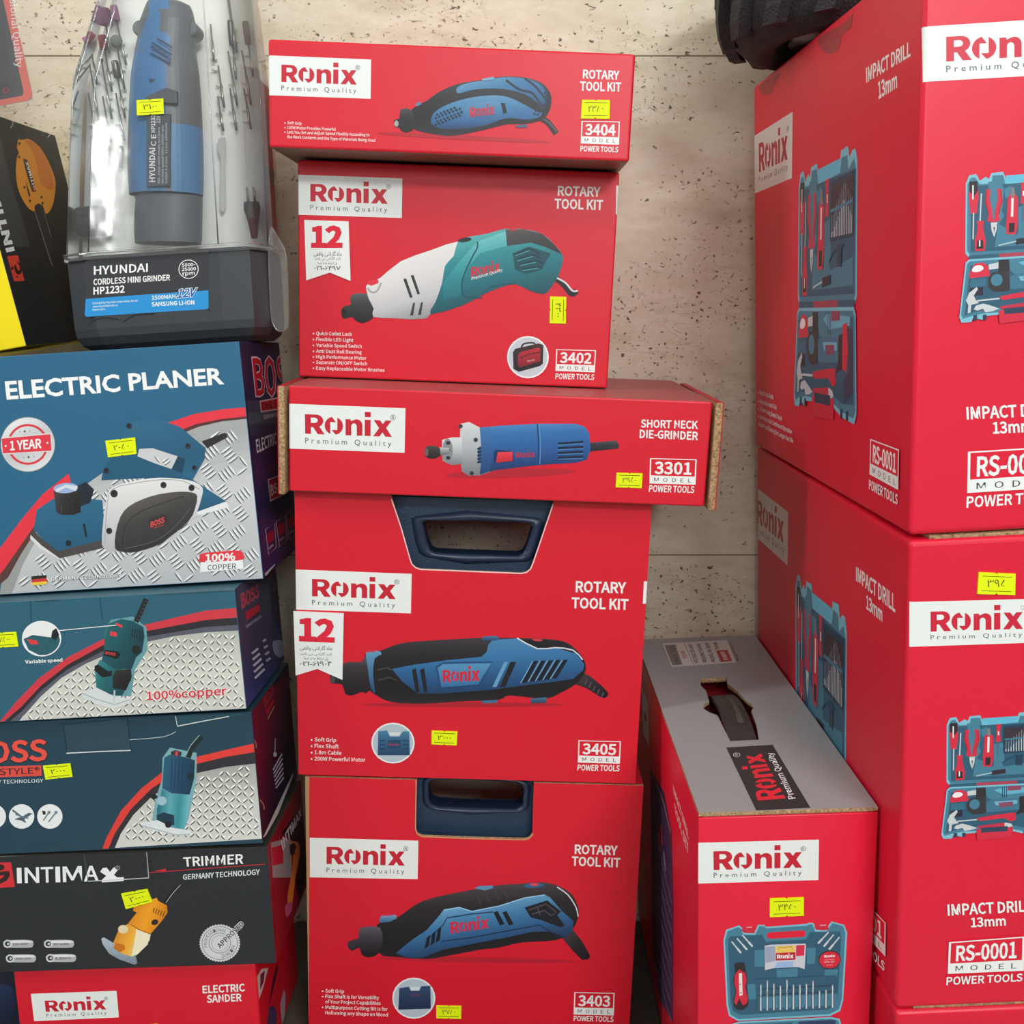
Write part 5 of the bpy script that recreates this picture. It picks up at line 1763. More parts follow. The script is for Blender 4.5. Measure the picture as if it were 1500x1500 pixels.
for (y, xl, xr) in ((868, 600, 892), (880, 606, 893), (940, 602, 892), (1000, 600, 891), (1046, 602, 890), (1072, 604, 888)):
    A, B = hp.p3(xl, y), hp.p3(xr, y)
    c, rx = (A + B) / 2, (B - A).length / 2
    ring = [Vector((c.x + rx * math.cos(2 * math.pi * k / N), 0.036 + rx * .72 * math.sin(2 * math.pi * k / N), A.z + (B.z - A.z) * (.5 + .5 * math.cos(2 * math.pi * k / N)))) for k in range(N)]
    if prev:
        mb.add(prev + ring, [[k, (k + 1) % N, N + (k + 1) % N, N + k] for k in range(N)], (74, 82, 92), 0, True)
    prev = ring
mb.add(prev, [list(range(N))], (74, 82, 92))
mb.build('battery_pack', plain('slate_plastic', (88, 96, 106), 0.45), tool)
hp = HPen(None, 0.040, 0, 0, 3.0)
for x in (634, 850):
    mb = MB()
    c = hp.p3(x, 140)
    mb.tube([c + Vector((0, -0.012, 0)), c + Vector((0, -0.0115, 0)), c + Vector((0, 0.01, 0))], [0.005, 0.0075, 0.0075], (70, 76, 84), 0, 18)
    mb.build('lock_button', plain('charcoal_plastic', (98, 103, 110), 0.45), tool)
mb = MB()
hp = HPen(mb, 0.0044, 0, 0, 3.0)
hp.f.k = 6
mb.plate([hp.uv(*q) for q in ((640, 425), (730, 385), (776, 400), (776, 452), (640, 452))], [], lambda u, v, t: (u, 0.006 - t, v), -0.004, 0.0014, (82, 88, 94))
hp = HPen(mb, 0.0095, 0, 0, 3.0)
for a, b in (((690, 168), (756, 208)), ((668, 186), (754, 240)), ((664, 204), (752, 262)), ((660, 232), (750, 280))):
    hp.line([a, b], 7, (30, 56, 88))
hp.poly([(655, 345), (690, 350), (690, 368), (655, 362)], (40, 60, 84))
mb.build('speed_switch', PLASTIC_INK, tool)
mb = MB()
hp = HPen(mb, 0.0025, 0, 0, 3.0)
mb.plate([hp.uv(*q) for q in ((645, 500), (748, 500), (744, 815), (645, 818))], [], lambda u, v, t: (u, 0.006 - t, v), 0.0, 0.0032, (70, 78, 88))
hp.f.k = 4
hp.tq('HYUNDAI', (656, 800), (656, 650), (682, 650), (682, 800), (232, 236, 238), 0.03)
hp.tq('C E', (664, 642), (664, 590), (686, 590), (686, 642), (232, 236, 238), 0.03)
hp.tq('HP1232', (664, 582), (664, 506), (682, 506), (682, 582), (232, 236, 238), 0.04)
hp.tq('12V', (688, 540), (688, 508), (704, 508), (704, 540), (214, 220, 224), 0.03)
for i, s in enumerate(('NO. 1232 0000 Made in China', 'No load speed 5000-25000 rpm', 'Collet 3.2 mm   Li-ion 1500mAh')):
    x = 694 + i * 16
    hp.tq(s, (x, 805), (x, 560 - i * 10), (x + 9, 560 - i * 10), (x + 9, 805), (206, 214, 220), 0.012)
mb.build('rating_plate', PRINT, tool)

# ---- loose accessories clipped to the tray, each one a thing
BG = 'grinder accessories in the clear display box'
BITY = 0.0585


def bit(label, a, b, ox, oy, s, head=None, rad=0.0011, mat=STEEL, name='rotary_bit'):
    """shaft from a to b (photo crop points); head = (kind, size, material)"""
    hp = HPen(None, BITY, ox, oy, s)
    A, B = hp.p3(*a), hp.p3(*b)
    r_ = thing(name, label, 'tool bit', MH @ Matrix.Translation(B), BG)
    A = A - B
    d = A.normalized()
    m = MB()
    m.tube([(0, 0, 0), A * .55, A * .55, A], [rad * 1.15, rad * 1.15, rad * .8, rad * .8], (150, 150, 148), 0, 8)
    m.build('shank', mat, r_)
    if head:
        kind, L, R, hm = head
        m = MB()
        if kind == 'cyl':
            m.tube([A - d * L * .1, A - d * L * .06, A + d * L * .9, A + d * L], [R * .8, R, R, R * .9], (170, 110, 150), 0, 14)
        elif kind == 'cone':
            m.tube([A - d * L * .3, A + d * L * .7], [R * .6, R * 1.25], (170, 110, 150), 0, 14)
        elif kind == 'ball':
            m.tube([A + d * R * math.sin(t) for t in (-1.5, -1, -.5, 0, .5, 1, 1.5)], [R * max(.08, math.cos(t)) for t in (-1.5, -1, -.5, 0, .5, 1, 1.5)], (120, 128, 118), 0, 14)
        elif kind == 'disc':
            ax = Vector((0.12, -0.45, 0.9)).normalized()
            m.tube([A - ax * .0006, A - ax * .0006, A + ax * .0006, A + ax * .0006], [0.0005, R, R, 0.0005], (90, 90, 86), 0, 28)
        m.build('head', hm, r_)
    return r_


L_ = (60, 0, 6.25)
bit('grinding bit with a plum cylinder stone, upper left in the clear display box', (592, 215), (630, 490), *L_, ('cyl', 0.014, 0.0062, PINK_STONE))
bit('grinding bit with a slim mauve stone, beside the plum stone bit', (690, 178), (780, 595), *L_, ('cyl', 0.013, 0.0038, PINK_STONE))
bit('grinding bit with a flared plum stone, leftmost in the clear display box', (450, 410), (515, 775), *L_, ('cone', 0.009, 0.0055, PINK_STONE))
bit('grinding bit with a small red stone, under the plum cylinder stone', (580, 440), (650, 840), *L_, ('cyl', 0.012, 0.0045, DARK_RED))
bit('grinding bit with a round grey ball head in the clear display box', (690, 378), (765, 815), *L_, ('ball', 0.006, 0.0062, GREEN_STONE))
bit('thin steel burr with a tiny ball tip, among the left bits in the clear box', (553, 552), (650, 1090), *L_, ('ball', 0.002, 0.0021, DARK_STEEL))
bit('steel mandrel with a stout drum, near the grinder in the clear box', (700, 700), (770, 1080), *L_, ('cyl', 0.015, 0.0036, DARK_STEEL))
for a, b in (((440, 560), (530, 1100)), ((432, 850), (510, 1270)), ((565, 880), (640, 1300)), ((685, 850), (765, 1290))):
    bit('plain thin steel burr clipped left of the blue mini grinder', a, b, *L_)
Rr = (230, 0, 6.25)
bit('cutting disc on a steel mandrel, right of the mini grinder', (490, 222), (522, 560), *Rr, ('disc', 0.001, 0.0185, DARK_STEEL))
bit('long plain steel rod at upper right in the clear display box', (650, -20), (722, 480), *Rr, None, 0.0019)
bit('steel drum mandrel under the long rod in the clear display box', (690, 400), (722, 725), *Rr, ('cyl', 0.022, 0.0032, DARK_STEEL))
bit('steel drum mandrel by the right edge of the clear display box', (835, 390), (878, 700), *Rr, ('cyl', 0.020, 0.0034, DARK_STEEL))
for a, b in (((650, 470), (735, 970)), ((775, 460), (860, 960)), ((560, 600), (615, 985)), ((555, 880), (608, 1200)), ((668, 810), (728, 1195)), ((795, 810), (858, 1180))):
    bit('thin steel drill bit clipped right of the blue mini grinder', a, b, *Rr)


def nut(label, x, y0, y1, ox, oy, s, R, name, cat, mat):
    hp = HPen(None, BITY, ox, oy, s)
    A, B = hp.p3(x, y0), hp.p3(x, y1)
    r_ = thing(name, label, cat, MH @ Matrix.Translation(B), BG)
    m = MB()
    A = A - B
    m.tube([(0, 0, 0), A * .6, A * .62, A], [R * .7, R * .7, R, R], (180, 180, 178), 0, 12)
    m.build('collet_body', mat, r_)
    m = MB()
    m.tube([A * .98, A * 1.04], [R * .75, R * .75], (110, 110, 110), 0, 12)
    m.build('collet_nut', DARK_STEEL, r_)


nut('short steel collet, left one of two under the burrs', 612, 1345, 1420, 60, 0, 6.25, 0.0032, 'collet', 'collet', STEEL)
nut('longer steel collet beside the blue mini grinder', 730, 1345, 1540, 60, 0, 6.25, 0.0032, 'collet', 'collet', STEEL)
# flat spanner
hp = HPen(None, BITY, 220, 180, 4.5455)
A = hp.p3(484, 575)
r_ = thing('spanner', 'small flat steel spanner on the cream tray, right of the mini grinder', 'spanner', MH @ Matrix.Translation(A), BG)
m = MB()
m.plate([(hp.uv(*q)[0] - A.x, hp.uv(*q)[1] - A.z) for q in smooth_loop([(455, 120), (470, 102), (498, 100), (502, 130), (500, 300), (500, 570), (474, 578), (470, 500), (474, 260), (456, 190)], 3)], [], lambda u, v, t: (u, -t, v), 0.0, 0.002, (176, 176, 170))
m.build('spanner_body', STEEL, r_)
# charger block and plug
hp = HPen(None, 0.055, 60, 180, 4.69)
A, B = hp.p3(232, 800), hp.p3(372, 580)
r_ = thing('battery_charger', 'dark grey rounded battery charger, low left in the clear display box', 'charger', MH @ Matrix.Translation((A.x + 0.005, 0.036, A.z)), BG)
m = MB()
m.box(0, 0, 0, B.x - A.x + 0.012, 0.027, B.z - A.z, (70, 76, 82), 0, 0.009, 4)
m.build('charger_body', BLACK_PLASTIC, r_)
m = MB()
m.box(0.008, -0.0015, 0.010, B.x - A.x + 0.004, 0.002, B.z - A.z - 0.012, (60, 66, 72), 0, 0.001, 2)
m.build('charger_panel', BLACK_PLASTIC, r_)
hp = HPen(None, 0.05, 220, 180, 4.5455)
A, B = hp.p3(695, 770), hp.p3(675, 530)
r_ = thing('charger_plug', 'dark plug with two metal prongs at lower right in the clear box', 'plug', MH @ Matrix.Translation(A), BG)
m = MB()
d_ = B - A
m.tube([(0, 0, 0), d_ * .1, d_ * .45, d_ * .8, d_], [0.003, 0.0038, 0.0055, 0.0085, 0.008], (70, 78, 88), 0, 14)
m.build('plug_body', BLACK_PLASTIC, r_)
for sx in (-0.0035, 0.0035):
    m = MB()
    m.tube([d_ + Vector((sx, 0, 0)), d_ * 1.42 + Vector((sx, 0, 0))], 0.0014, (180, 180, 176), 0, 8)
    m.build('prong', STEEL, r_)

# ------------------------------------------------------------------ yellow and black carton leaning at far left
MJ = pose(-0.6821, 1.035, -0.0853, -10.0, 0, 0)
w, d, h = 0.2, 0.2077, 0.2331
root = thing('tool_carton', 'black and yellow carton picturing an orange tool, leaning left of the clear display box', 'box', MJ)
mb = MB()
carton(mb, w, d, h, {'front': (248, 214, 6), 'right': (36, 38, 40), 'left': (36, 38, 40), 'top': (36, 38, 40)}, 0.0012)
FR = Face(MJ, w, d, h, 'right', 0.0012)
p = Pen(FR, mb, 0, 140, 4.056)
p.poly([(-240, 0), (0, 240), (60, 500), (130, 720), (180, 900), (60, 900), (0, 780), (-60, 400)], (62, 64, 64))
p.tq('INTIMAX', (38, 932), (-115, 380), (-70, 376), (88, 922), (228, 230, 232), 0.05)
p.poly([(42, 955), (106, 948), (146, 1100), (84, 1104)], (212, 66, 48))
p.poly(smooth_loop([(100, 985), (122, 1000), (130, 1040), (118, 1062), (96, 1056), (84, 1020), (92, 1004), (104, 1034), (116, 1038), (116, 1014)], 3), (42, 20, 20))
p.ell(72, 1026, 7, 12, (42, 20, 20), 15)
p.line([(98, 1076), (108, 1078)], 8, (42, 20, 20))
for x, y in ((68, 170), (290, 226)):
    p.line([(x + 6, y - 32), (x + 8, y), (x - 6, y + 22)], 7, (170, 172, 172), 3)
p.poly(smooth_loop([(104, 284), (108, 260), (122, 262), (140, 262), (170, 258), (220, 290), (260, 340), (300, 420), (330, 520), (316, 640), (292, 690), (270, 700), (256, 660), (230, 642), (205, 660), (206, 688), (170, 670), (130, 610), (104, 540), (94, 450), (100, 370), (112, 340), (100, 310)], 3), (222, 146, 44))
p.poly(smooth_loop([(150, 262), (220, 290), (262, 345), (300, 430), (318, 540), (290, 560), (240, 520), (220, 420), (190, 330)], 3), (208, 122, 44))
p.line([(106, 232), (114, 262)], 12, (60, 62, 60))
p.poly([(136, 374), (162, 382), (216, 572), (190, 572), (150, 440)], (58, 46, 38))
p.tq('INTIMAX', (200, 562), (150, 394), (164, 392), (212, 556), (226, 226, 226), 0.04)
p.poly([(200, 520), (206, 560), (212, 572), (196, 568)], (190, 60, 40))
p.poly([(150, 500), (180, 590), (172, 606), (160, 560)], (70, 48, 28))
for x, y in ((144, 545), (246, 604), (252, 640), (177, 626), (115, 285), (113, 365)):
    p.ell(x, y, 7, 9, (80, 54, 28), n=10)
p.poly([(204, 656), (226, 640), (252, 652), (262, 700), (310, 860), (308, 1004), (296, 990), (206, 690)], (44, 46, 48))
p.line([(206, 690), (300, 985), (312, 1010)], 3, (150, 152, 152))
p.line([(262, 700), (304, 840)], 3, (130, 132, 132))
mb.build('carton', PRINT, root)
FJF = Face(MJ, w, d, h, 'front', 0.0012)

# ------------------------------------------------------------------ blister pack above it
MBL = pose(-0.70, 1.09, 0.158, -9.5, 0, -4)
FB = Face(MBL, 0.9, 0.01, 0.9, 'front', 0)
cx, cz = FB.px(52, 150)
root = thing('blister_pack', 'dark blister pack with an orange-pink border, on the leaning black and yellow carton', 'blister pack', MBL)
x1, z0 = cx, cz
x0, z1 = cx - 0.16, cz + 0.24


def rrect(x0, z0, x1, z1, r):
    out = []
    for a, b, s in ((x1 - r, z0 + r, -90), (x1 - r, z1 - r, 0), (x0 + r, z1 - r, 90), (x0 + r, z0 + r, 180)):
        out += [(a + r * math.cos(math.radians(s + t)), b + r * math.sin(math.radians(s + t))) for t in (0, 30, 60, 90)]
    return out


mb = MB()
mb.plate(rrect(x0 + .002, z0 + .003, x1 - .0015, z1 - .003, .006), [], lambda u, v, t: (u, t, v), 0.0, 0.0008, (226, 112, 96))
FB.k = 3
FB.at = lambda u, v, off, wrap=False: (u, -off, v)
p = Pen(FB, mb, 0, 0, 7.5)
mb.plate(rrect(x0 + .008, z0 + .0085, x1 - .0095, z1 - .008, .004), [], lambda u, v, t: (u, -t, v), 0.00002, 0.0001, (60, 62, 70))
FB.k = 14
p.tq('Professional Quality', (150, -360), (256, 735), (176, 743), (70, -352), (236, 238, 238), 0.012)
p.poly([(-60, 940), (60, 900), (120, 960), (110, 1010), (60, 1040), (-60, 1060)], (40, 40, 46))
p.ell(66, 994, 40, 36, (150, 40, 62), -15)
p.ell(66, 994, 20, 17, (90, 30, 44), -15)
mb.build('printed_card', PRINT, root)
mb = MB()
sh = rrect(x0, z0, x1, z1, .007)
mb.plate(sh, [], lambda u, v, t: (u, -t, v), 0.0006, 0.0012, (235, 235, 235))
bz = [(x0 + .02, z0 + .02, x1 - .034, z1 - .02)]
for a, b, c_, d_ in bz:
    lo, hi = rrect(a, b, c_, d_, .01), rrect(a + .004, b + .004, c_ - .004, d_ - .004, .008)
    n = len(lo)
    mb.add([(u, -.0013, v) for u, v in lo] + [(u, -.016, v) for u, v in hi], [[i, (i + 1) % n, n + (i + 1) % n, n + i] for i in range(n)] + [[n + i for i in range(n)]], (235, 235, 235))
mb.build('clear_bubble', CLEAR, root)

# ------------------------------------------------------------------ right stack: three big tool-set cartons
RG = 'big tool set cartons of the right stack'
RR = {'front': (216, 23, 54), 'left': (216, 23, 54), 'right': (216, 23, 54), 'top': (216, 23, 54), 'under': (216, 23, 54)}
CB, CB2, CB3, CBL = (66, 122, 146), (44, 88, 112), (30, 62, 84), (120, 184, 204)
KR, KR2, KD = (206, 40, 66), (150, 26, 46), (40, 36, 42)
KS = (196, 200, 204)


def open_case(g, tone=1.0):
    """printed picture of an open blue tool case full of red tools, in a 100 x 100 frame"""
    def t(c):
        return tuple(int(v * tone) for v in c)
    cb, cb2, cb3, cbl, ks = t(CB), t(CB2), t(CB3), t(CBL), t(KS)
    kr, kr2, kd = t(KR), t(KR2), KD
    # lid
    g.poly([(5, 9), (8, 4), (14, 3.5), (17, 8), (22, 5.5), (25, 7), (27, 3.5), (37, 3), (39, 7), (73, 6), (74, 2.5), (84, 2), (86, 6), (90, 4), (94, 4), (97, 8), (98, 54), (95, 57), (8, 57), (5, 54)], cbl)
    g.poly([(6.5, 10), (9, 6), (13, 5.5), (17, 10), (27, 10), (28, 5), (37, 5), (39, 11), (73, 10), (75, 5), (83, 5), (85, 10), (92, 7), (95.5, 11), (96, 53), (94, 55.5), (9, 55.5), (6.5, 52)], cb)
    g.poly([(39, 5.5), (73, 5), (73, 10), (39, 10.5)], t((96, 178, 206)))
    g.poly([(9, 11), (95, 10.5), (94.5, 53), (9.5, 53.5)], cb2)
    for q in ([(24, 9), (34, 8), (38, 14), (36, 28), (38, 31), (34, 36), (28, 36), (24, 31), (27, 26)], [(33, 36), (42, 40), (48, 44), (56, 38), (60, 44), (92, 40), (92, 50), (30, 51)], [(38, 14), (44, 12), (44, 18), (39, 20)], [(50, 26), (60, 25), (60, 40), (50, 42)]):
        g.poly(q, cb)
    g.poly([(8, 8), (15, 8), (16, 18), (14.5, 28.5), (9, 28.5), (7.5, 16)], t(kr))
    g.poly([(8, 8), (15, 8), (15.5, 14), (12, 18), (8, 14)], kd)
    g.line([(11.2, 10.5), (11.2, 19.5)], 1.2, t((230, 230, 230)))
    g.line([(11.8, 28), (11.6, 45)], 1.1, ks)
    g.line([(18.4, 16), (17.4, 34)], 1.1, ks)
    g.poly([(14.5, 33.5), (20.5, 33.5), (20, 38), (22.5, 47), (21.5, 53), (13.5, 53), (13, 46), (15.5, 38)], t(kr))
    g.poly([(15, 46), (20, 46), (20.5, 51.5), (14.5, 51.5)], kd)
    g.line([(17.2, 46), (17.2, 50)], 1.2, t((226, 226, 226)))
    for m in (1, -1):
        g.poly([(29 - m * 6.5, 14), (29 - m * 2.8, 13.5), (29 - m * 3.5, 20), (29 - m * 1.4, 27), (29 - m * .2, 35), (29 - m * 5.5, 34), (29 - m * 4.2, 29), (29 - m * 7.6, 22)], t(kr))
        g.line([(29 - m * 6, 15), (29 - m * 7, 21), (29 - m * 4.2, 30)], .8, kr2)
    g.poly([(26.5, 35), (32, 35), (31.5, 40), (29.4, 44.5), (27.2, 40)], ks)
    g.poly([(28.8, 38), (30, 38), (29.4, 42)], kd)
    g.poly([(41, 20), (45, 15), (49.5, 20), (49.5, 38), (47.5, 43.5), (40, 43), (39.5, 38)], t(kr))
    g.poly([(43.5, 13.5), (46.5, 13), (47, 19), (43.5, 19)], t((120, 120, 124)))
    g.line([(45, 20), (44.6, 32)], 2, t((224, 222, 220)))
    g.poly([(42, 36), (47, 36), (46.5, 42), (42, 42)], kd)
    g.poly([(52, 10.5), (57, 10.5), (56, 17), (57, 24), (51.6, 24), (52.6, 17)], t(kr))
    g.line([(54.2, 24), (53.6, 35.5)], 1, t((90, 100, 130)))
    g.line([(54.4, 16), (54.4, 19)], 1.2, t((236, 236, 236)))
    g.poly([(59, 12), (93, 11), (93, 33), (59, 33.5)], cb3)
    g.poly([(60, 14), (92, 13), (92, 20), (60, 22)], t((56, 44, 56)))
    for k in range(13):
        x = 61.5 + k * 2.45
        top = 24 - 10 * min(1, max(0, (k - 1) / 6)) if k < 9 else 15 + (k - 9) * 1.6
        g.line([(x, 32), (x, top + 6)], .9, ks)
        g.line([(x, top + 6), (x + .3, top)], .75, t((130, 134, 140)))
    g.line([(60, 22.5), (92, 21)], 1.2, cb)
    g.line([(58, 41), (66, 37), (80, 35.5)], .8, t((36, 74, 98)), 3)
    g.poly([(71, 35), (77, 35), (77, 43), (71, 43)], t((34, 62, 82)))
    g.poly([(48, 46.5), (61, 45.5), (61, 49), (48, 50)], t((52, 40, 54)))
    g.line([(33, 50), (48, 48)], .9, t((160, 190, 200)))
    g.poly([(8, 55.5), (96, 55), (95, 58.5), (8, 59)], cb2)
    g.poly([(33, 55.4), (72, 55), (72, 57.4), (34, 58)], t((168, 60, 84)))
    # tray
    g.poly([(5, 60), (8, 58), (95, 57.5), (97.5, 60), (100, 95), (97, 99), (80, 98), (66, 95), (34, 95.5), (22, 96), (20, 98.5), (12, 96.5), (10, 99.5), (2, 99.5), (0, 96)], cbl)
    g.poly([(6.3, 61), (9, 59.3), (94, 58.8), (96.3, 61), (98.6, 94), (96, 97), (80, 96), (66, 93.5), (34, 94), (22, 94), (10, 95.5), (3, 97), (1.6, 94)], cb)
    g.poly([(9, 62), (94, 61), (96, 92), (80, 93), (66, 90.5), (34, 91), (12, 93), (4.5, 95)], cb2)
    g.poly([(8, 69), (9, 66), (13, 61), (20, 60.5), (24, 63), (26, 69.5), (9, 70.5)], t(kr))
    g.poly(smooth_loop([(10.5, 65), (13, 62.5), (18, 62.3), (20.5, 64.5), (17, 66.3), (12, 66.5)], 2), t((240, 226, 228)))
    g.poly([(24.5, 62), (33, 61), (33, 65), (25, 65.5)], ks)
    g.poly([(33, 59.5), (42, 59.5), (42.5, 67), (33, 67.5)], t((46, 42, 46)))
    g.poly([(42.5, 60), (58, 59), (80, 59), (90, 62), (90, 68), (78, 69), (46, 69), (42.5, 66)], cb)
    g.poly([(50, 62), (58, 60), (90, 61), (90, 64), (60, 66)], t((98, 168, 196)))
    for k in range(3):
        g.line([(58 + k * 2, 59.5), (58 + k * 2, 68)], .8, cb3)
    g.poly([(63, 59), (76, 59), (76, 62.4), (63, 62.8)], t((140, 64, 92)))
    g.poly([(24, 71), (28, 67.5), (42, 67), (42.5, 80), (30, 80.5), (24.5, 77)], t((52, 50, 54)))
    g.ell(31.5, 72.5, 5, 4, cb)
    g.poly([(42.5, 71), (48, 69), (74, 69), (75, 78), (50, 79), (43, 79)], t((60, 112, 138)))
    g.poly([(50, 71), (72, 70.5), (72, 73.5), (52, 74)], t((112, 172, 198)))
    g.poly([(54, 72), (68, 71.5), (68, 75), (56, 76)], t((130, 70, 96)))
    g.poly([(74, 68), (81, 67), (82, 80), (70, 82), (74, 78)], t((44, 40, 46)))
    g.poly([(80, 64), (86, 63), (88, 72), (86, 81), (80, 80)], t(kr))
    g.poly([(86, 64), (94, 66), (95, 88), (84, 92), (82, 84), (89, 80)], t((52, 60, 84)))
    g.poly([(9, 71.5), (22, 71), (22, 76), (9, 76.5)], t((52, 104, 130)))
    g.poly([(9, 77), (20, 76.5), (20, 82), (8, 82)], t((44, 40, 58)))
    g.poly([(5.5, 85), (8, 80), (14.5, 76.3), (15.5, 78), (12, 82), (14, 85), (16.5, 87), (10, 88), (9.5, 93), (7, 93.5), (7.5, 88)], ks)
    g.line([(15, 85.5), (34, 84.8)], 1, ks)
    g.poly([(34, 83.5), (44, 82.3), (64, 80.5), (70, 80.5), (71, 86), (66, 87.5), (60, 84.5), (36, 86)], t(kr))
    g.poly([(12, 91), (14, 88.6), (20, 87.5), (26, 89), (34, 91.5), (28, 93), (22, 93.5), (20, 91), (15, 92)], ks)
    g.poly([(34, 90), (60, 88), (60, 91), (36, 92.5)], t((190, 44, 72)))
    g.poly([(60, 88), (66, 89), (68, 91), (64, 92), (60, 91)], ks)
    g.poly([(33, 93), (68, 92), (68, 100), (34, 101.5)], t(kr))
    g.poly([(37.5, 91.5), (63, 91), (63, 95), (38, 95.5)], t((46, 62, 84)))
    for x in (12, 20, 78, 86):
        g.poly([(x, 95), (x + 3, 95), (x + 3, 98.5), (x, 98.5)], t((40, 60, 82)))


def right_box(label, q, roll, yaw=0.0, lid=0.004):
    root, M, w, d, h = box_thing('tool_set_carton', label, 'box', q, roll, yaw, 0, RG)
    mb = MB()
    carton(mb, w, d, h, RR, 0.0045)
    m2 = MB()
    m2.box(0.016, 0.0035, h - 0.0008, w - 0.003, d - 0.004, h + lid * .62, (178, 140, 96), 0, 0.0008, 2)
    o_ = m2.build('top_flap', KRAFT, root)
    return root, M, w, d, h, mb


# ---- upper carton
root, M, w, d, h, mb = right_box('upper red impact drill set carton of the right stack, under the black tyre', (0.3019, 0.757, -0.1795, 0.15, 0.4804, 0.4112), -3.12, 0.65)
F = Face(M, w, d, h, 'front', 0.0045)
p = Pen(F, mb, 1030, 0, 3.1915)
p.wrap([(1030, 125), (2000, 62), (2000, 328), (1030, 383)], (226, 230, 228))
lw = lambda x: -0.062 * (x - 1136)
X0, X1 = 1136, 1668
wordmark(p, (200, 32, 58), (X0, 170 + lw(X0)), (X1, 170 + lw(X1)), (X1, 288 + lw(X1)), (X0, 288 + lw(X0)))
p.tq('P r e m i u m   Q u a l i t y', (X0, 308 + lw(X0)), (X1, 308 + lw(X1)), (X1, 338 + lw(X1)), (X0, 338 + lw(X0)), (70, 84, 88), 0.0, True)
p = Pen(F, mb, 1080, 380, 3.5714)
p.tx('IMPACT DRILL', 1200, 838, 1680, 815, 66, WHITE, 0.035)
p.tx('13mm', 1338, 913, 1545, 902, 62, WHITE, 0.035)
model_badge(p, (1206, 1006), (1690, 976), (1686, 1192), (1202, 1222), 'RS-0001', RR['front'], ((1200, 1240), (1680, 1210), (1678, 1266), (1198, 1300)))
open_case(Pen(F, mb, 1400, 230, 5.77, ((35, 105), (1020, 48), (1024, 1350), (25, 1408))))
L = Face(M, w, d, h, 'left', 0.0045)
s_ = Pen(L, mb, 1030, 0, 3.1915)
s_.wrap([(238, 637), (419, 522), (415, 833), (238, 906)], (214, 210, 204))
wordmark(s_, (176, 26, 46), (260, 668), (396, 608), (394, 745), (262, 806))
s_.tq('P r e m i u m   Q u a l i t y', (260, 828), (396, 762), (396, 792), (260, 856), (70, 80, 84), 0.0, True)
s_.tq('®', (392, 590), (402, 584), (402, 612), (392, 618), (70, 80, 84), 0.0)
s_.tq('IMPACT DRILL', (762, 318), (971, 190), (971, 262), (764, 388), WHITE, 0.035)
s_.tq('13mm', (818, 384), (908, 334), (908, 410), (822, 464), WHITE, 0.035)
for q in ([(535, 190), (560, 160), (640, 120), (690, 80), (700, 60), (690, 130), (650, 160), (636, 225), (600, 250), (560, 240)], [(262, 405), (330, 352), (360, 345), (330, 400), (318, 440), (280, 440)]):
    s_.poly(q, (160, 48, 56), 3)
open_case(Pen(L, mb, 1150, 190, 6.523, ((110, 340), (720, 40), (690, 2850), (90, 2640))))
s_ = Pen(L, mb, 1080, 380, 3.5714)
for i, (t_, xa, ya, xb, yb) in enumerate((('Depth Stop Guide', 122, 706, 194, 732), ('Adjustable Hand Grip', 122, 752, 212, 786), ('1-13mm Long Speed Chuck', 122, 790, 240, 845), ('Lock Button for Continuous Operation', 122, 832, 292, 914), ('Dust Proof Bearing for Longer Use Life', 122, 872, 298, 962))):
    s_.tq(t_, (xa, ya - 24), (xb, yb - 24), (xb, yb), (xa, ya), WHITE, 0.03)
    s_.ell(116, ya - 10, 2.5, 5, WHITE, n=8)
TLb, TRb, BRb, BLb = (703, 938), (854, 994), (850, 1206), (699, 1124)
model_badge(s_, TLb, TRb, BRb, BLb, 'RS-0001', RR['left'], ((697, 1150), (848, 1230), (846, 1284), (696, 1202)))
mb.build('carton', PRINT, root)

# ---- middle carton
root, M, w, d, h, mb = right_box('second red impact drill set carton of the right stack, with a neon price label', (0.3233, 0.757, -0.5895, 0.15, 0.495, 0.4065), -2.95)
F = Face(M, w, d, h, 'front', 0.0045)
p = Pen(F, mb, 1080, 680, 3.4095)
p.wrap([(862, 688), (1800, 664), (1800, 880), (860, 912)], (226, 230, 228))
wordmark(p, (200, 32, 58), (965, 734), (1425, 720), (1424, 822), (965, 836))
p.tq('P r e m i u m   Q u a l i t y', (965, 853), (1422, 839), (1422, 861), (965, 875), (70, 84, 88), 0.0, True)
p.ell(1424, 716, 9, 10, (70, 84, 88), ring=0.14)
open_case(Pen(F, mb, 1370, 1030, 7.146, ((65, 105), (1160, 50), (1160, 1380), (58, 1424))))
p = Pen(F, mb, 1200, 1000, 3.0)
p.tx('IMPACT DRILL', 563, 1021, 935, 1002, 50, WHITE, 0.035)
p.tx('13mm', 665, 1072, 818, 1064, 42, WHITE, 0.035)
model_badge(p, (568, 1137), (900, 1112), (896, 1262), (562, 1276), 'RS-0001', RR['front'], ((558, 1290), (892, 1274), (890, 1308), (556, 1326)))
L = Face(M, w, d, h, 'left', 0.0045)
s_ = Pen(L, mb, 1080, 680, 3.4095)
s_.wrap([(82, 106), (254, 238), (252, 506), (82, 352)], (214, 210, 204))
wordmark(s_, (176, 26, 46), (100, 172), (232, 264), (230, 392), (100, 290))
s_.tq('P r e m i u m   Q u a l i t y', (100, 306), (236, 412), (234, 448), (100, 336), (70, 80, 84), 0.0, True)
s_.tq('IMPACT DRILL', (594, 510), (790, 652), (790, 742), (594, 582), WHITE, 0.035)
s_.tq('13mm', (645, 652), (727, 716), (725, 788), (645, 722), WHITE, 0.035)
open_case(Pen(L, mb, 1080, 680, 3.4095, ((280, 480), (560, 712), (540, 2320), (284, 1760))))
s_ = Pen(L, mb, 1200, 1000, 3.0)
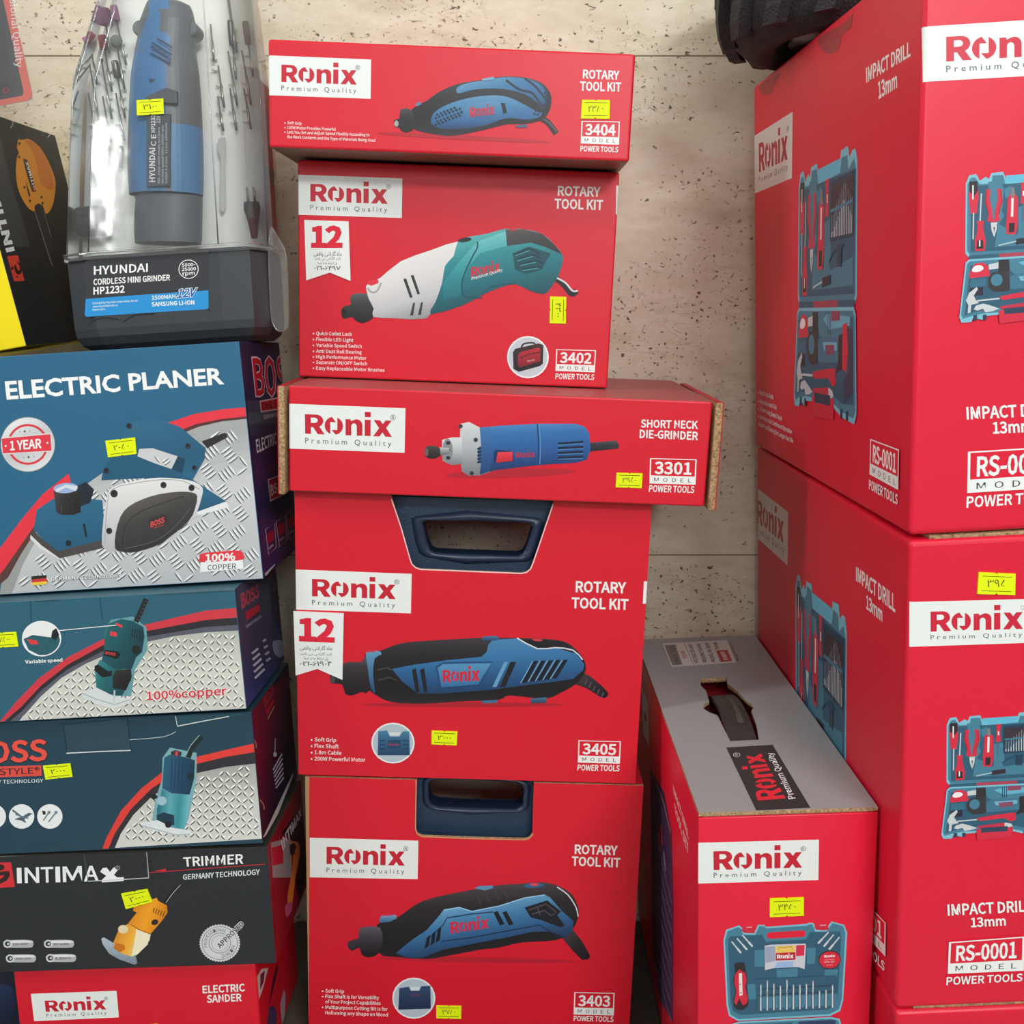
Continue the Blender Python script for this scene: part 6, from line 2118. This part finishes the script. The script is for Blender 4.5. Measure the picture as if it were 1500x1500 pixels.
model_badge(s_, (120, 868), (298, 1056), (296, 1204), (120, 1010), 'RS-0001', RR['left'], ((118, 1040), (294, 1230), (292, 1270), (118, 1082)))
mb.build('carton', PRINT, root)
sticker(root, F, 1080, 680, 3.4095, (1203, 538), (1386, 546), (1384, 652), (1196, 646), '۳۹۵')

# ---- lowest carton, only its top edge is in the picture
root, M, w, d, h, mb = right_box('lowest red carton of the right stack, only its top edge showing', (0.3445, 0.757, -0.9955, 0.15, 0.495, 0.4040), -2.95)
mb.build('carton', PRINT, root)

# ------------------------------------------------------------------ tyre on top
XT, YT, ZT = 0.364, 1.09, 0.2385
MT = pose(XT, YT, ZT, -3.0, 0, 0)
root = thing('tyre', 'black rubber tyre with chunky chevron tread, on top of the right stack', 'tyre', MT)
mb = MB()
R0, R1, H = 0.150, 0.083, 0.115
prof = [(R1, 0.022), (R1 + .018, 0.006), (R1 + .035, 0.001), (R0 - .022, 0.004), (R0 - .008, 0.018), (R0 - .003, 0.034), (R0, H * .5), (R0 - .003, H - .034), (R0 - .008, H - .018), (R0 - .022, H - .004), (R1 + .035, H - .001), (R1 + .018, H - .006), (R1, H - .022), (R1 + .006, H * .5)]
N = 72
n = len(prof)
vs = []
for k in range(N):
    a = 2 * math.pi * k / N
    vs += [(r * math.cos(a), r * math.sin(a), z) for r, z in prof]
mb.add(vs, [[k * n + i, k * n + (i + 1) % n, ((k + 1) % N) * n + (i + 1) % n, ((k + 1) % N) * n + i] for k in range(N) for i in range(n)], (40, 40, 44), 0, True)


def lug(a0, z0, a1, z1, wz, hgt):
    """slanted rubber block following the round of the tyre"""
    st = 4
    lo, hi = [], []
    for i in range(st + 1):
        t = i / st
        a, z = a0 + (a1 - a0) * t, z0 + (z1 - z0) * t
        edge = min(1.0, abs(z - H / 2) / (H / 2))
        rb = R0 - 0.014 * edge ** 3 - 0.003
        rt = rb + hgt
        for s in (-1, 1):
            aa = a + s * wz
            lo.append((rb * math.cos(aa), rb * math.sin(aa), z))
            aa = a + s * wz * .78
            hi.append((rt * math.cos(aa), rt * math.sin(aa), z))
    m = len(lo)
    fs = []
    for i in range(st):
        a, b, c, e = 2 * i, 2 * i + 1, 2 * i + 3, 2 * i + 2
        fs += [[m + a, m + b, m + c, m + e], [a, m + a, m + e, e], [b, c, m + c, m + b]]
    fs += [[0, 1, m + 1, m], [m - 2, 2 * m - 2, 2 * m - 1, m - 1]]
    mb.add(lo + hi, fs, (40, 40, 44))


K = 17
for k in range(K):
    a = 2 * math.pi * k / K
    lug(a, 0.010, a + 0.24, H * .55, 0.075, 0.0125)
    lug(a + 0.18, H - 0.010, a + 0.42, H * .45, 0.075, 0.0125)
mb.build('tyre_body', RUBBER, root)
mb = MB()
mb.tube([(0, 0, 0.012), (0, 0, 0.016), (0, 0, H - .016), (0, 0, H - .012)], [R1 + .004, R1 + .002, R1 + .002, R1 + .004], (120, 120, 122), 0, 48)
mb.build('rim', DARK_STEEL, root)

# ------------------------------------------------------------------ grey-topped carton standing before the right stack
w, d, h = 0.154, 0.450, 0.388
root, M, w, d, h = box_thing('tool_set_carton', 'red carton with a grey lid and black carry strap, between the middle and right stacks', 'box',
                             (0.1731, 0.803, -0.8262, w, d, h), -2.0)
mb = MB()
t = 0.003
mb.box(0, 0, 0, w, d, t, RR['front'])
for a in ((0, 0, t, w, t, h, 'front'), (0, d - t, t, w, d, h, 'front'), (0, t, t, t, d - t, h, 'left'), (w - t, t, t, w, d - t, h, 'right')):
    mb.box(a[0], a[1], a[2], a[3], a[4], a[5], RR[a[6]], 0, 0.0012, 2)
F = Face(M, w, d, h, 'front', 0.0)
p = Pen(F, mb, 900, 1160, 3.75)
brand_panel(p, (446, 280), (1124, 262), (1120, 484), (450, 504), (0.143, 0.862), wrap=False, ly=(.21, .68))
# open case picture
c_ = Pen(F, mb, 1040, 1340, 6.8182)
c_.poly([(135, 250), (160, 150), (290, 105), (320, 130), (340, 180), (440, 185), (480, 100), (540, 100), (560, 120), (960, 90), (1000, 75), (1035, 85), (1060, 150), (1150, 155), (1195, 90), (1215, 66), (1340, 100), (1370, 180), (1330, 850), (1300, 960), (1200, 1010), (280, 1060), (190, 1010), (165, 900)], CBL)
c_.poly([(150, 255), (175, 165), (280, 122), (310, 140), (330, 195), (450, 200), (490, 115), (540, 115), (560, 135), (965, 108), (1005, 92), (1025, 100), (1050, 168), (1160, 172), (1210, 100), (1225, 82), (1330, 112), (1352, 185), (1316, 840), (1286, 945), (1190, 992), (285, 1042), (205, 996), (182, 890)], CB)
c_.poly([(180, 262), (200, 215), (440, 205), (520, 200), (560, 270), (960, 245), (1000, 170), (1300, 165), (1310, 230), (1275, 830), (1240, 910), (1180, 945), (300, 1000), (230, 960), (205, 860)], CB2)
c_.poly([(565, 195), (590, 175), (930, 155), (955, 170), (945, 215), (900, 222), (600, 240), (570, 225)], RR['front'])
for a in ((310, 120, 450, 180), (1040, 100, 1190, 150)):
    c_.poly([(a[0], a[1] + 30), (a[0] + 40, a[1] - 10), (a[2] - 20, a[1] - 14), (a[2], a[3]), (a[0] + 30, a[3])], (196, 36, 60))
    c_.line([(a[0] + 55, a[1] + 6), (a[2] - 30, a[1] + 2)], 10, (230, 150, 160))
for q in ([(440, 350), (545, 345), (545, 520), (440, 520)], [(960, 330), (1060, 325), (1052, 490), (965, 495)], [(660, 540), (880, 525), (875, 620), (670, 630)], [(1140, 545), (1280, 540), (1275, 625), (1140, 630)], [(370, 690), (470, 680), (475, 840), (380, 850)]):
    c_.poly(q, CB)
    c_.line(q, 5, CB3, closed=True)
for a, b in (((215, 265), (310, 380)), ((268, 232), (370, 348)), ((322, 200), (425, 315)), ((1185, 170), (1078, 285)), ((1235, 195), (1135, 315)), ((1292, 220), (1188, 345))):
    c_.line([a, b], 14, KS)
    c_.line([((a[0] * .4 + b[0] * .6), (a[1] * .4 + b[1] * .6)), b], 20, KS)
c_.poly([(545, 308), (600, 296), (950, 285), (958, 300), (945, 540), (880, 520), (640, 530), (548, 550)], (196, 196, 206))
c_.poly([(550, 318), (650, 310), (650, 460), (552, 480)], (150, 160, 184))
c_.poly([(655, 312), (848, 302), (850, 372), (655, 380)], (226, 190, 96))
c_.line([(685, 350), (690, 322), (815, 316), (820, 345)], 8, (170, 130, 60))
c_.poly([(860, 302), (945, 298), (940, 404), (858, 410)], (206, 40, 74))
c_.poly([(655, 380), (852, 370), (852, 446), (655, 455)], (184, 24, 48))
wordmark(c_, WHITE, (668, 396), (832, 388), (832, 430), (668, 436))
c_.poly([(670, 470), (830, 462), (825, 520), (640, 530)], (150, 176, 214))
c_.ell(1194, 446, 112, 92, KD, -8)
c_.ell(1194, 446, 104, 84, (206, 34, 58), -8)
wordmark(c_, WHITE, (1138, 400), (1246, 394), (1246, 418), (1140, 424))
c_.tx('TOOL SET', 1136, 478, 1244, 470, 14, (230, 190, 196), 0.03)
c_.line([(1140, 448), (1240, 440)], 5, (230, 150, 160))
c_.line([(1160, 500), (1225, 494)], 5, (230, 150, 160))
c_.poly([(246, 480), (340, 470), (356, 560), (372, 640), (360, 720), (384, 830), (380, 900), (340, 940), (280, 948), (238, 910), (235, 840), (255, 760), (230, 660), (250, 590)], KD)
c_.poly([(250, 590), (290, 540), (352, 580), (366, 650), (350, 720), (378, 830), (366, 880), (330, 900), (290, 830), (260, 900), (240, 860), (262, 760), (240, 670)], (206, 34, 60))
c_.poly([(286, 580), (318, 578), (324, 800), (292, 806)], (222, 214, 212))
for x, y in ((300, 690), (306, 775)):
    c_.ell(x, y, 6, 8, (70, 60, 64), n=10)
c_.poly([(450, 640), (1260, 600), (1250, 720), (1225, 900), (1190, 930), (470, 960)], CB2)
for yy in (740, 800):
    c_.line([(480, yy), (1240, yy - 40)], 14, CB3)
for k in range(12):
    x = 505 + k * 65
    c_.poly([(x + 16, 815 - k * 3), (x + 50, 813 - k * 3), (x + 48, 930 - k * 3), (x + 14, 934 - k * 3)], CB)
for k in range(12):
    x = 503 + k * 65
    top = (690, 650, 680, 700, 640, 690, 690, 680, 650, 750, 740, 690)[k]
    c_.line([(x + 3, top), (x + 2, 820 - k * 3)], 15, (150, 152, 158))
    c_.line([(x + 1, top + 10), (x + 6, top + 60), (x, top + 110)], 6, (222, 224, 228))
    c_.line([(x + 2, 820 - k * 3), (x + 2, 952 - k * 3)], 15, KS)
c_.poly([(215, 1080), (290, 1060), (1210, 1012), (1290, 1030), (1310, 1090), (1290, 1500), (220, 1520)], CBL)
c_.poly([(235, 1090), (300, 1074), (1200, 1030), (1275, 1045), (1290, 1090), (1270, 1500), (235, 1520)], CB)
c_.poly([(380, 1090), (820, 1064), (815, 1500), (385, 1500)], CB2)
c_.poly([(880, 1060), (1250, 1040), (1240, 1500), (890, 1500)], (40, 56, 92))
# left side of the carton
s_ = Pen(Face(M, w, d, h, 'left', 0.0), mb, 930, 960, 2.7818)
s_.poly([(28, 128), (52, 190), (58, 372), (34, 320)], (214, 208, 204))
s_.poly([(36, 232), (44, 236), (50, 262), (46, 270), (38, 262)], (176, 26, 46))
s_.tq('IMPACT DRILL', (155, 524), (218, 715), (219, 752), (158, 564), WHITE, 0.03)
s_.tq('TOOL SET', (160, 600), (217, 770), (218, 816), (163, 640), WHITE, 0.03)
s_.poly([(62, 460), (120, 560), (150, 720), (158, 1000), (156, 1500), (100, 1400), (75, 1200), (72, 900)], (62, 48, 82))
for k in range(9):
    s_.line([(74, 760 + k * 70), (152, 900 + k * 74)], 3, (100, 72, 108))
    s_.line([(80, 720 + k * 66), (150, 1010 + k * 60)], 2, (130, 110, 140))
s_.line([(72, 480), (118, 600), (146, 720)], 2.5, (190, 130, 130))
s_.line([(96, 720), (106, 800)], 5, (196, 90, 60))
s_.line([(106, 690), (112, 770)], 5, (206, 40, 60))
s_.line([(118, 800), (126, 880)], 4, (150, 140, 160))
s_.poly([(48, 1300), (80, 1380), (100, 1540), (44, 1540)], (150, 40, 70))
mb.build('carton', PRINT, root)
sticker(root, F, 900, 1160, 3.75, (853, 583), (1039, 577), (1038, 676), (852, 684), '۳۴۵۰')
# grey lid with the slot for the strap
HL = h + 0.0045
T = Face(M, w, d, HL, 'top', 0.0)
q = Pen(T, None, 900, 900, 3.5714)
slot = [q.uv(*a) for a in ((447, 336), (586, 330), (592, 362), (640, 400), (690, 452), (720, 470), (728, 488), (716, 506), (744, 580), (757, 655), (606, 663), (570, 590), (540, 528), (496, 512), (468, 494), (466, 474), (496, 456), (480, 400), (452, 372))]
mb = MB()
mb.plate([(0.0005, 0.0005), (w - .0005, 0.0005), (w - .0005, d - .0005), (0.0005, d - .0005)], [slot], lambda u, v, t: (u, v, HL - t), 0.0, 0.0032, (150, 150, 152), 0, 1, (178, 140, 96))
q = Pen(T, mb, 900, 900, 3.5714)
q.poly([(584, 696), (828, 682), (1026, 1012), (742, 1026)], (54, 52, 52))
wordmark(q, (222, 44, 60), (748, 974), (672, 742), (768, 728), (896, 962))
q.tq('Premium Quality', (912, 968), (796, 728), (826, 722), (948, 962), (232, 232, 232), 0.02)
q.ell(640, 735, 18, 11, (220, 220, 220), ring=0.14)
q.tx('R', 634, 740, 646, 739, 9, (220, 220, 220), 0.01)
q.poly([(252, 152), (590, 134), (636, 252), (300, 276)], (206, 200, 196))
q.poly([(262, 162), (318, 158), (356, 262), (304, 268)], (120, 112, 110))
q.tq('DRILL SET', (322, 262), (290, 164), (310, 162), (344, 260), (60, 54, 54), 0.02)
q.poly([(330, 156), (376, 153), (412, 258), (362, 262)], (212, 206, 202))
q.tq('TOOL', (362, 232), (340, 190), (362, 188), (386, 230), (170, 40, 60), 0.03)
q.line([(366, 150), (412, 262)], 3, (120, 112, 110))
for i, s in enumerate(('VOLTAGE 220-240V', 'FREQUENCY 50-60Hz', 'MODEL RS-3000', 'POWER 750W')):
    x = 386 + i * 44
    q.tq(s, (x + 34, 256 - i * 3), (x - 2, 156 - i * 3), (x + 18, 155 - i * 3), (x + 56, 254 - i * 3), (54, 48, 48), 0.03)
q.poly([(534, 190), (590, 186), (616, 244), (560, 250)], (180, 34, 52))
q.tq('POWER', (574, 240), (552, 196), (574, 194), (600, 238), (230, 220, 220), 0.03)
q.tq('Made in P.R.C.', (640, 246), (600, 146), (612, 144), (654, 244), (90, 84, 84), 0.02)
lid_o = mb.build('lid', [PRINT, KRAFT], root)
mb = MB()
mb.box(0.004, 0.003, h - 0.0018, w - 0.004, d - 0.003, h - 0.0002, (178, 140, 96))
m_ = MB()
m_.plate([(0.004, 0.002), (w - .004, 0.002), (w - .004, d - .004), (0.004, d - .004)], [grow(slot, 0.004)], lambda u, v, t: (u, v, h - t), -0.0008, 0.0022, (178, 140, 96))
m_.build('inner_flap', KRAFT, root)
# the tool case in it: its black strap comes up through the slot
ct = thing('tool_case', 'red tool case inside the grey-lidded carton, black strap handle through the slot', 'tool case', M)
mb = MB()
mb.box(0.006, 0.012, 0.006, w - 0.006, d - 0.012, h - 0.016, (150, 28, 40), 0, 0.004, 3)
mb.build('case_shell', DARK_RED, ct)
mb = MB()
q = Pen(T, None, 900, 900, 3.5714)
near = (Vector(q.uv(606, 660)), Vector(q.uv(755, 652)))
far = (Vector(q.uv(482, 372)), Vector(q.uv(592, 362)))
ns = 16
top_l, top_r = [], []
prevn = None
strip = []
for i in range(ns + 1):
    t = i / ns
    a = near[0].lerp(far[0], t)
    b = near[1].lerp(far[1], t)
    zz = h - 0.0145 + 0.0255 * (math.sin(math.pi * min(1, max(0, t * .92 + .08))) ** 0.6)
    strip.append((a, b, zz))
vs, fs = [], []
for a, b, zz in strip:
    vs += [(a.x, a.y, zz), (b.x, b.y, zz), (b.x, b.y, zz - 0.005), (a.x, a.y, zz - 0.005)]
for i in range(ns):
    for k in range(4):
        fs.append([i * 4 + k, i * 4 + (k + 1) % 4, (i + 1) * 4 + (k + 1) % 4, (i + 1) * 4 + k])
fs += [[0, 1, 2, 3], [ns * 4 + k for k in range(4)]]
mb.add(vs, fs, (54, 50, 48))
hd = mb.build('strap_handle', STRAP_BLACK, ct)
mb = MB()
tv, tf = text_mesh('Ronix', 0.03)
xa, xb = min(v[0] for v in tv), max(v[0] for v in tv)
pts_ = []
for x, y in tv:
    t = 0.22 + 0.56 * (x - xa) / (xb - xa)
    s = 0.72 - 0.5 * y / 0.7
    i = min(ns - 1, int(t * ns))
    fr = t * ns - i
    a = strip[i][0].lerp(strip[i + 1][0], fr)
    b = strip[i][1].lerp(strip[i + 1][1], fr)
    zz = strip[i][2] + (strip[i + 1][2] - strip[i][2]) * fr + 0.0006
    c2 = a.lerp(b, s)
    pts_.append((c2.x, c2.y, zz))
mb.add(pts_, tf, (84, 78, 74))
mb.build('embossed_lettering', PAPER, hd)
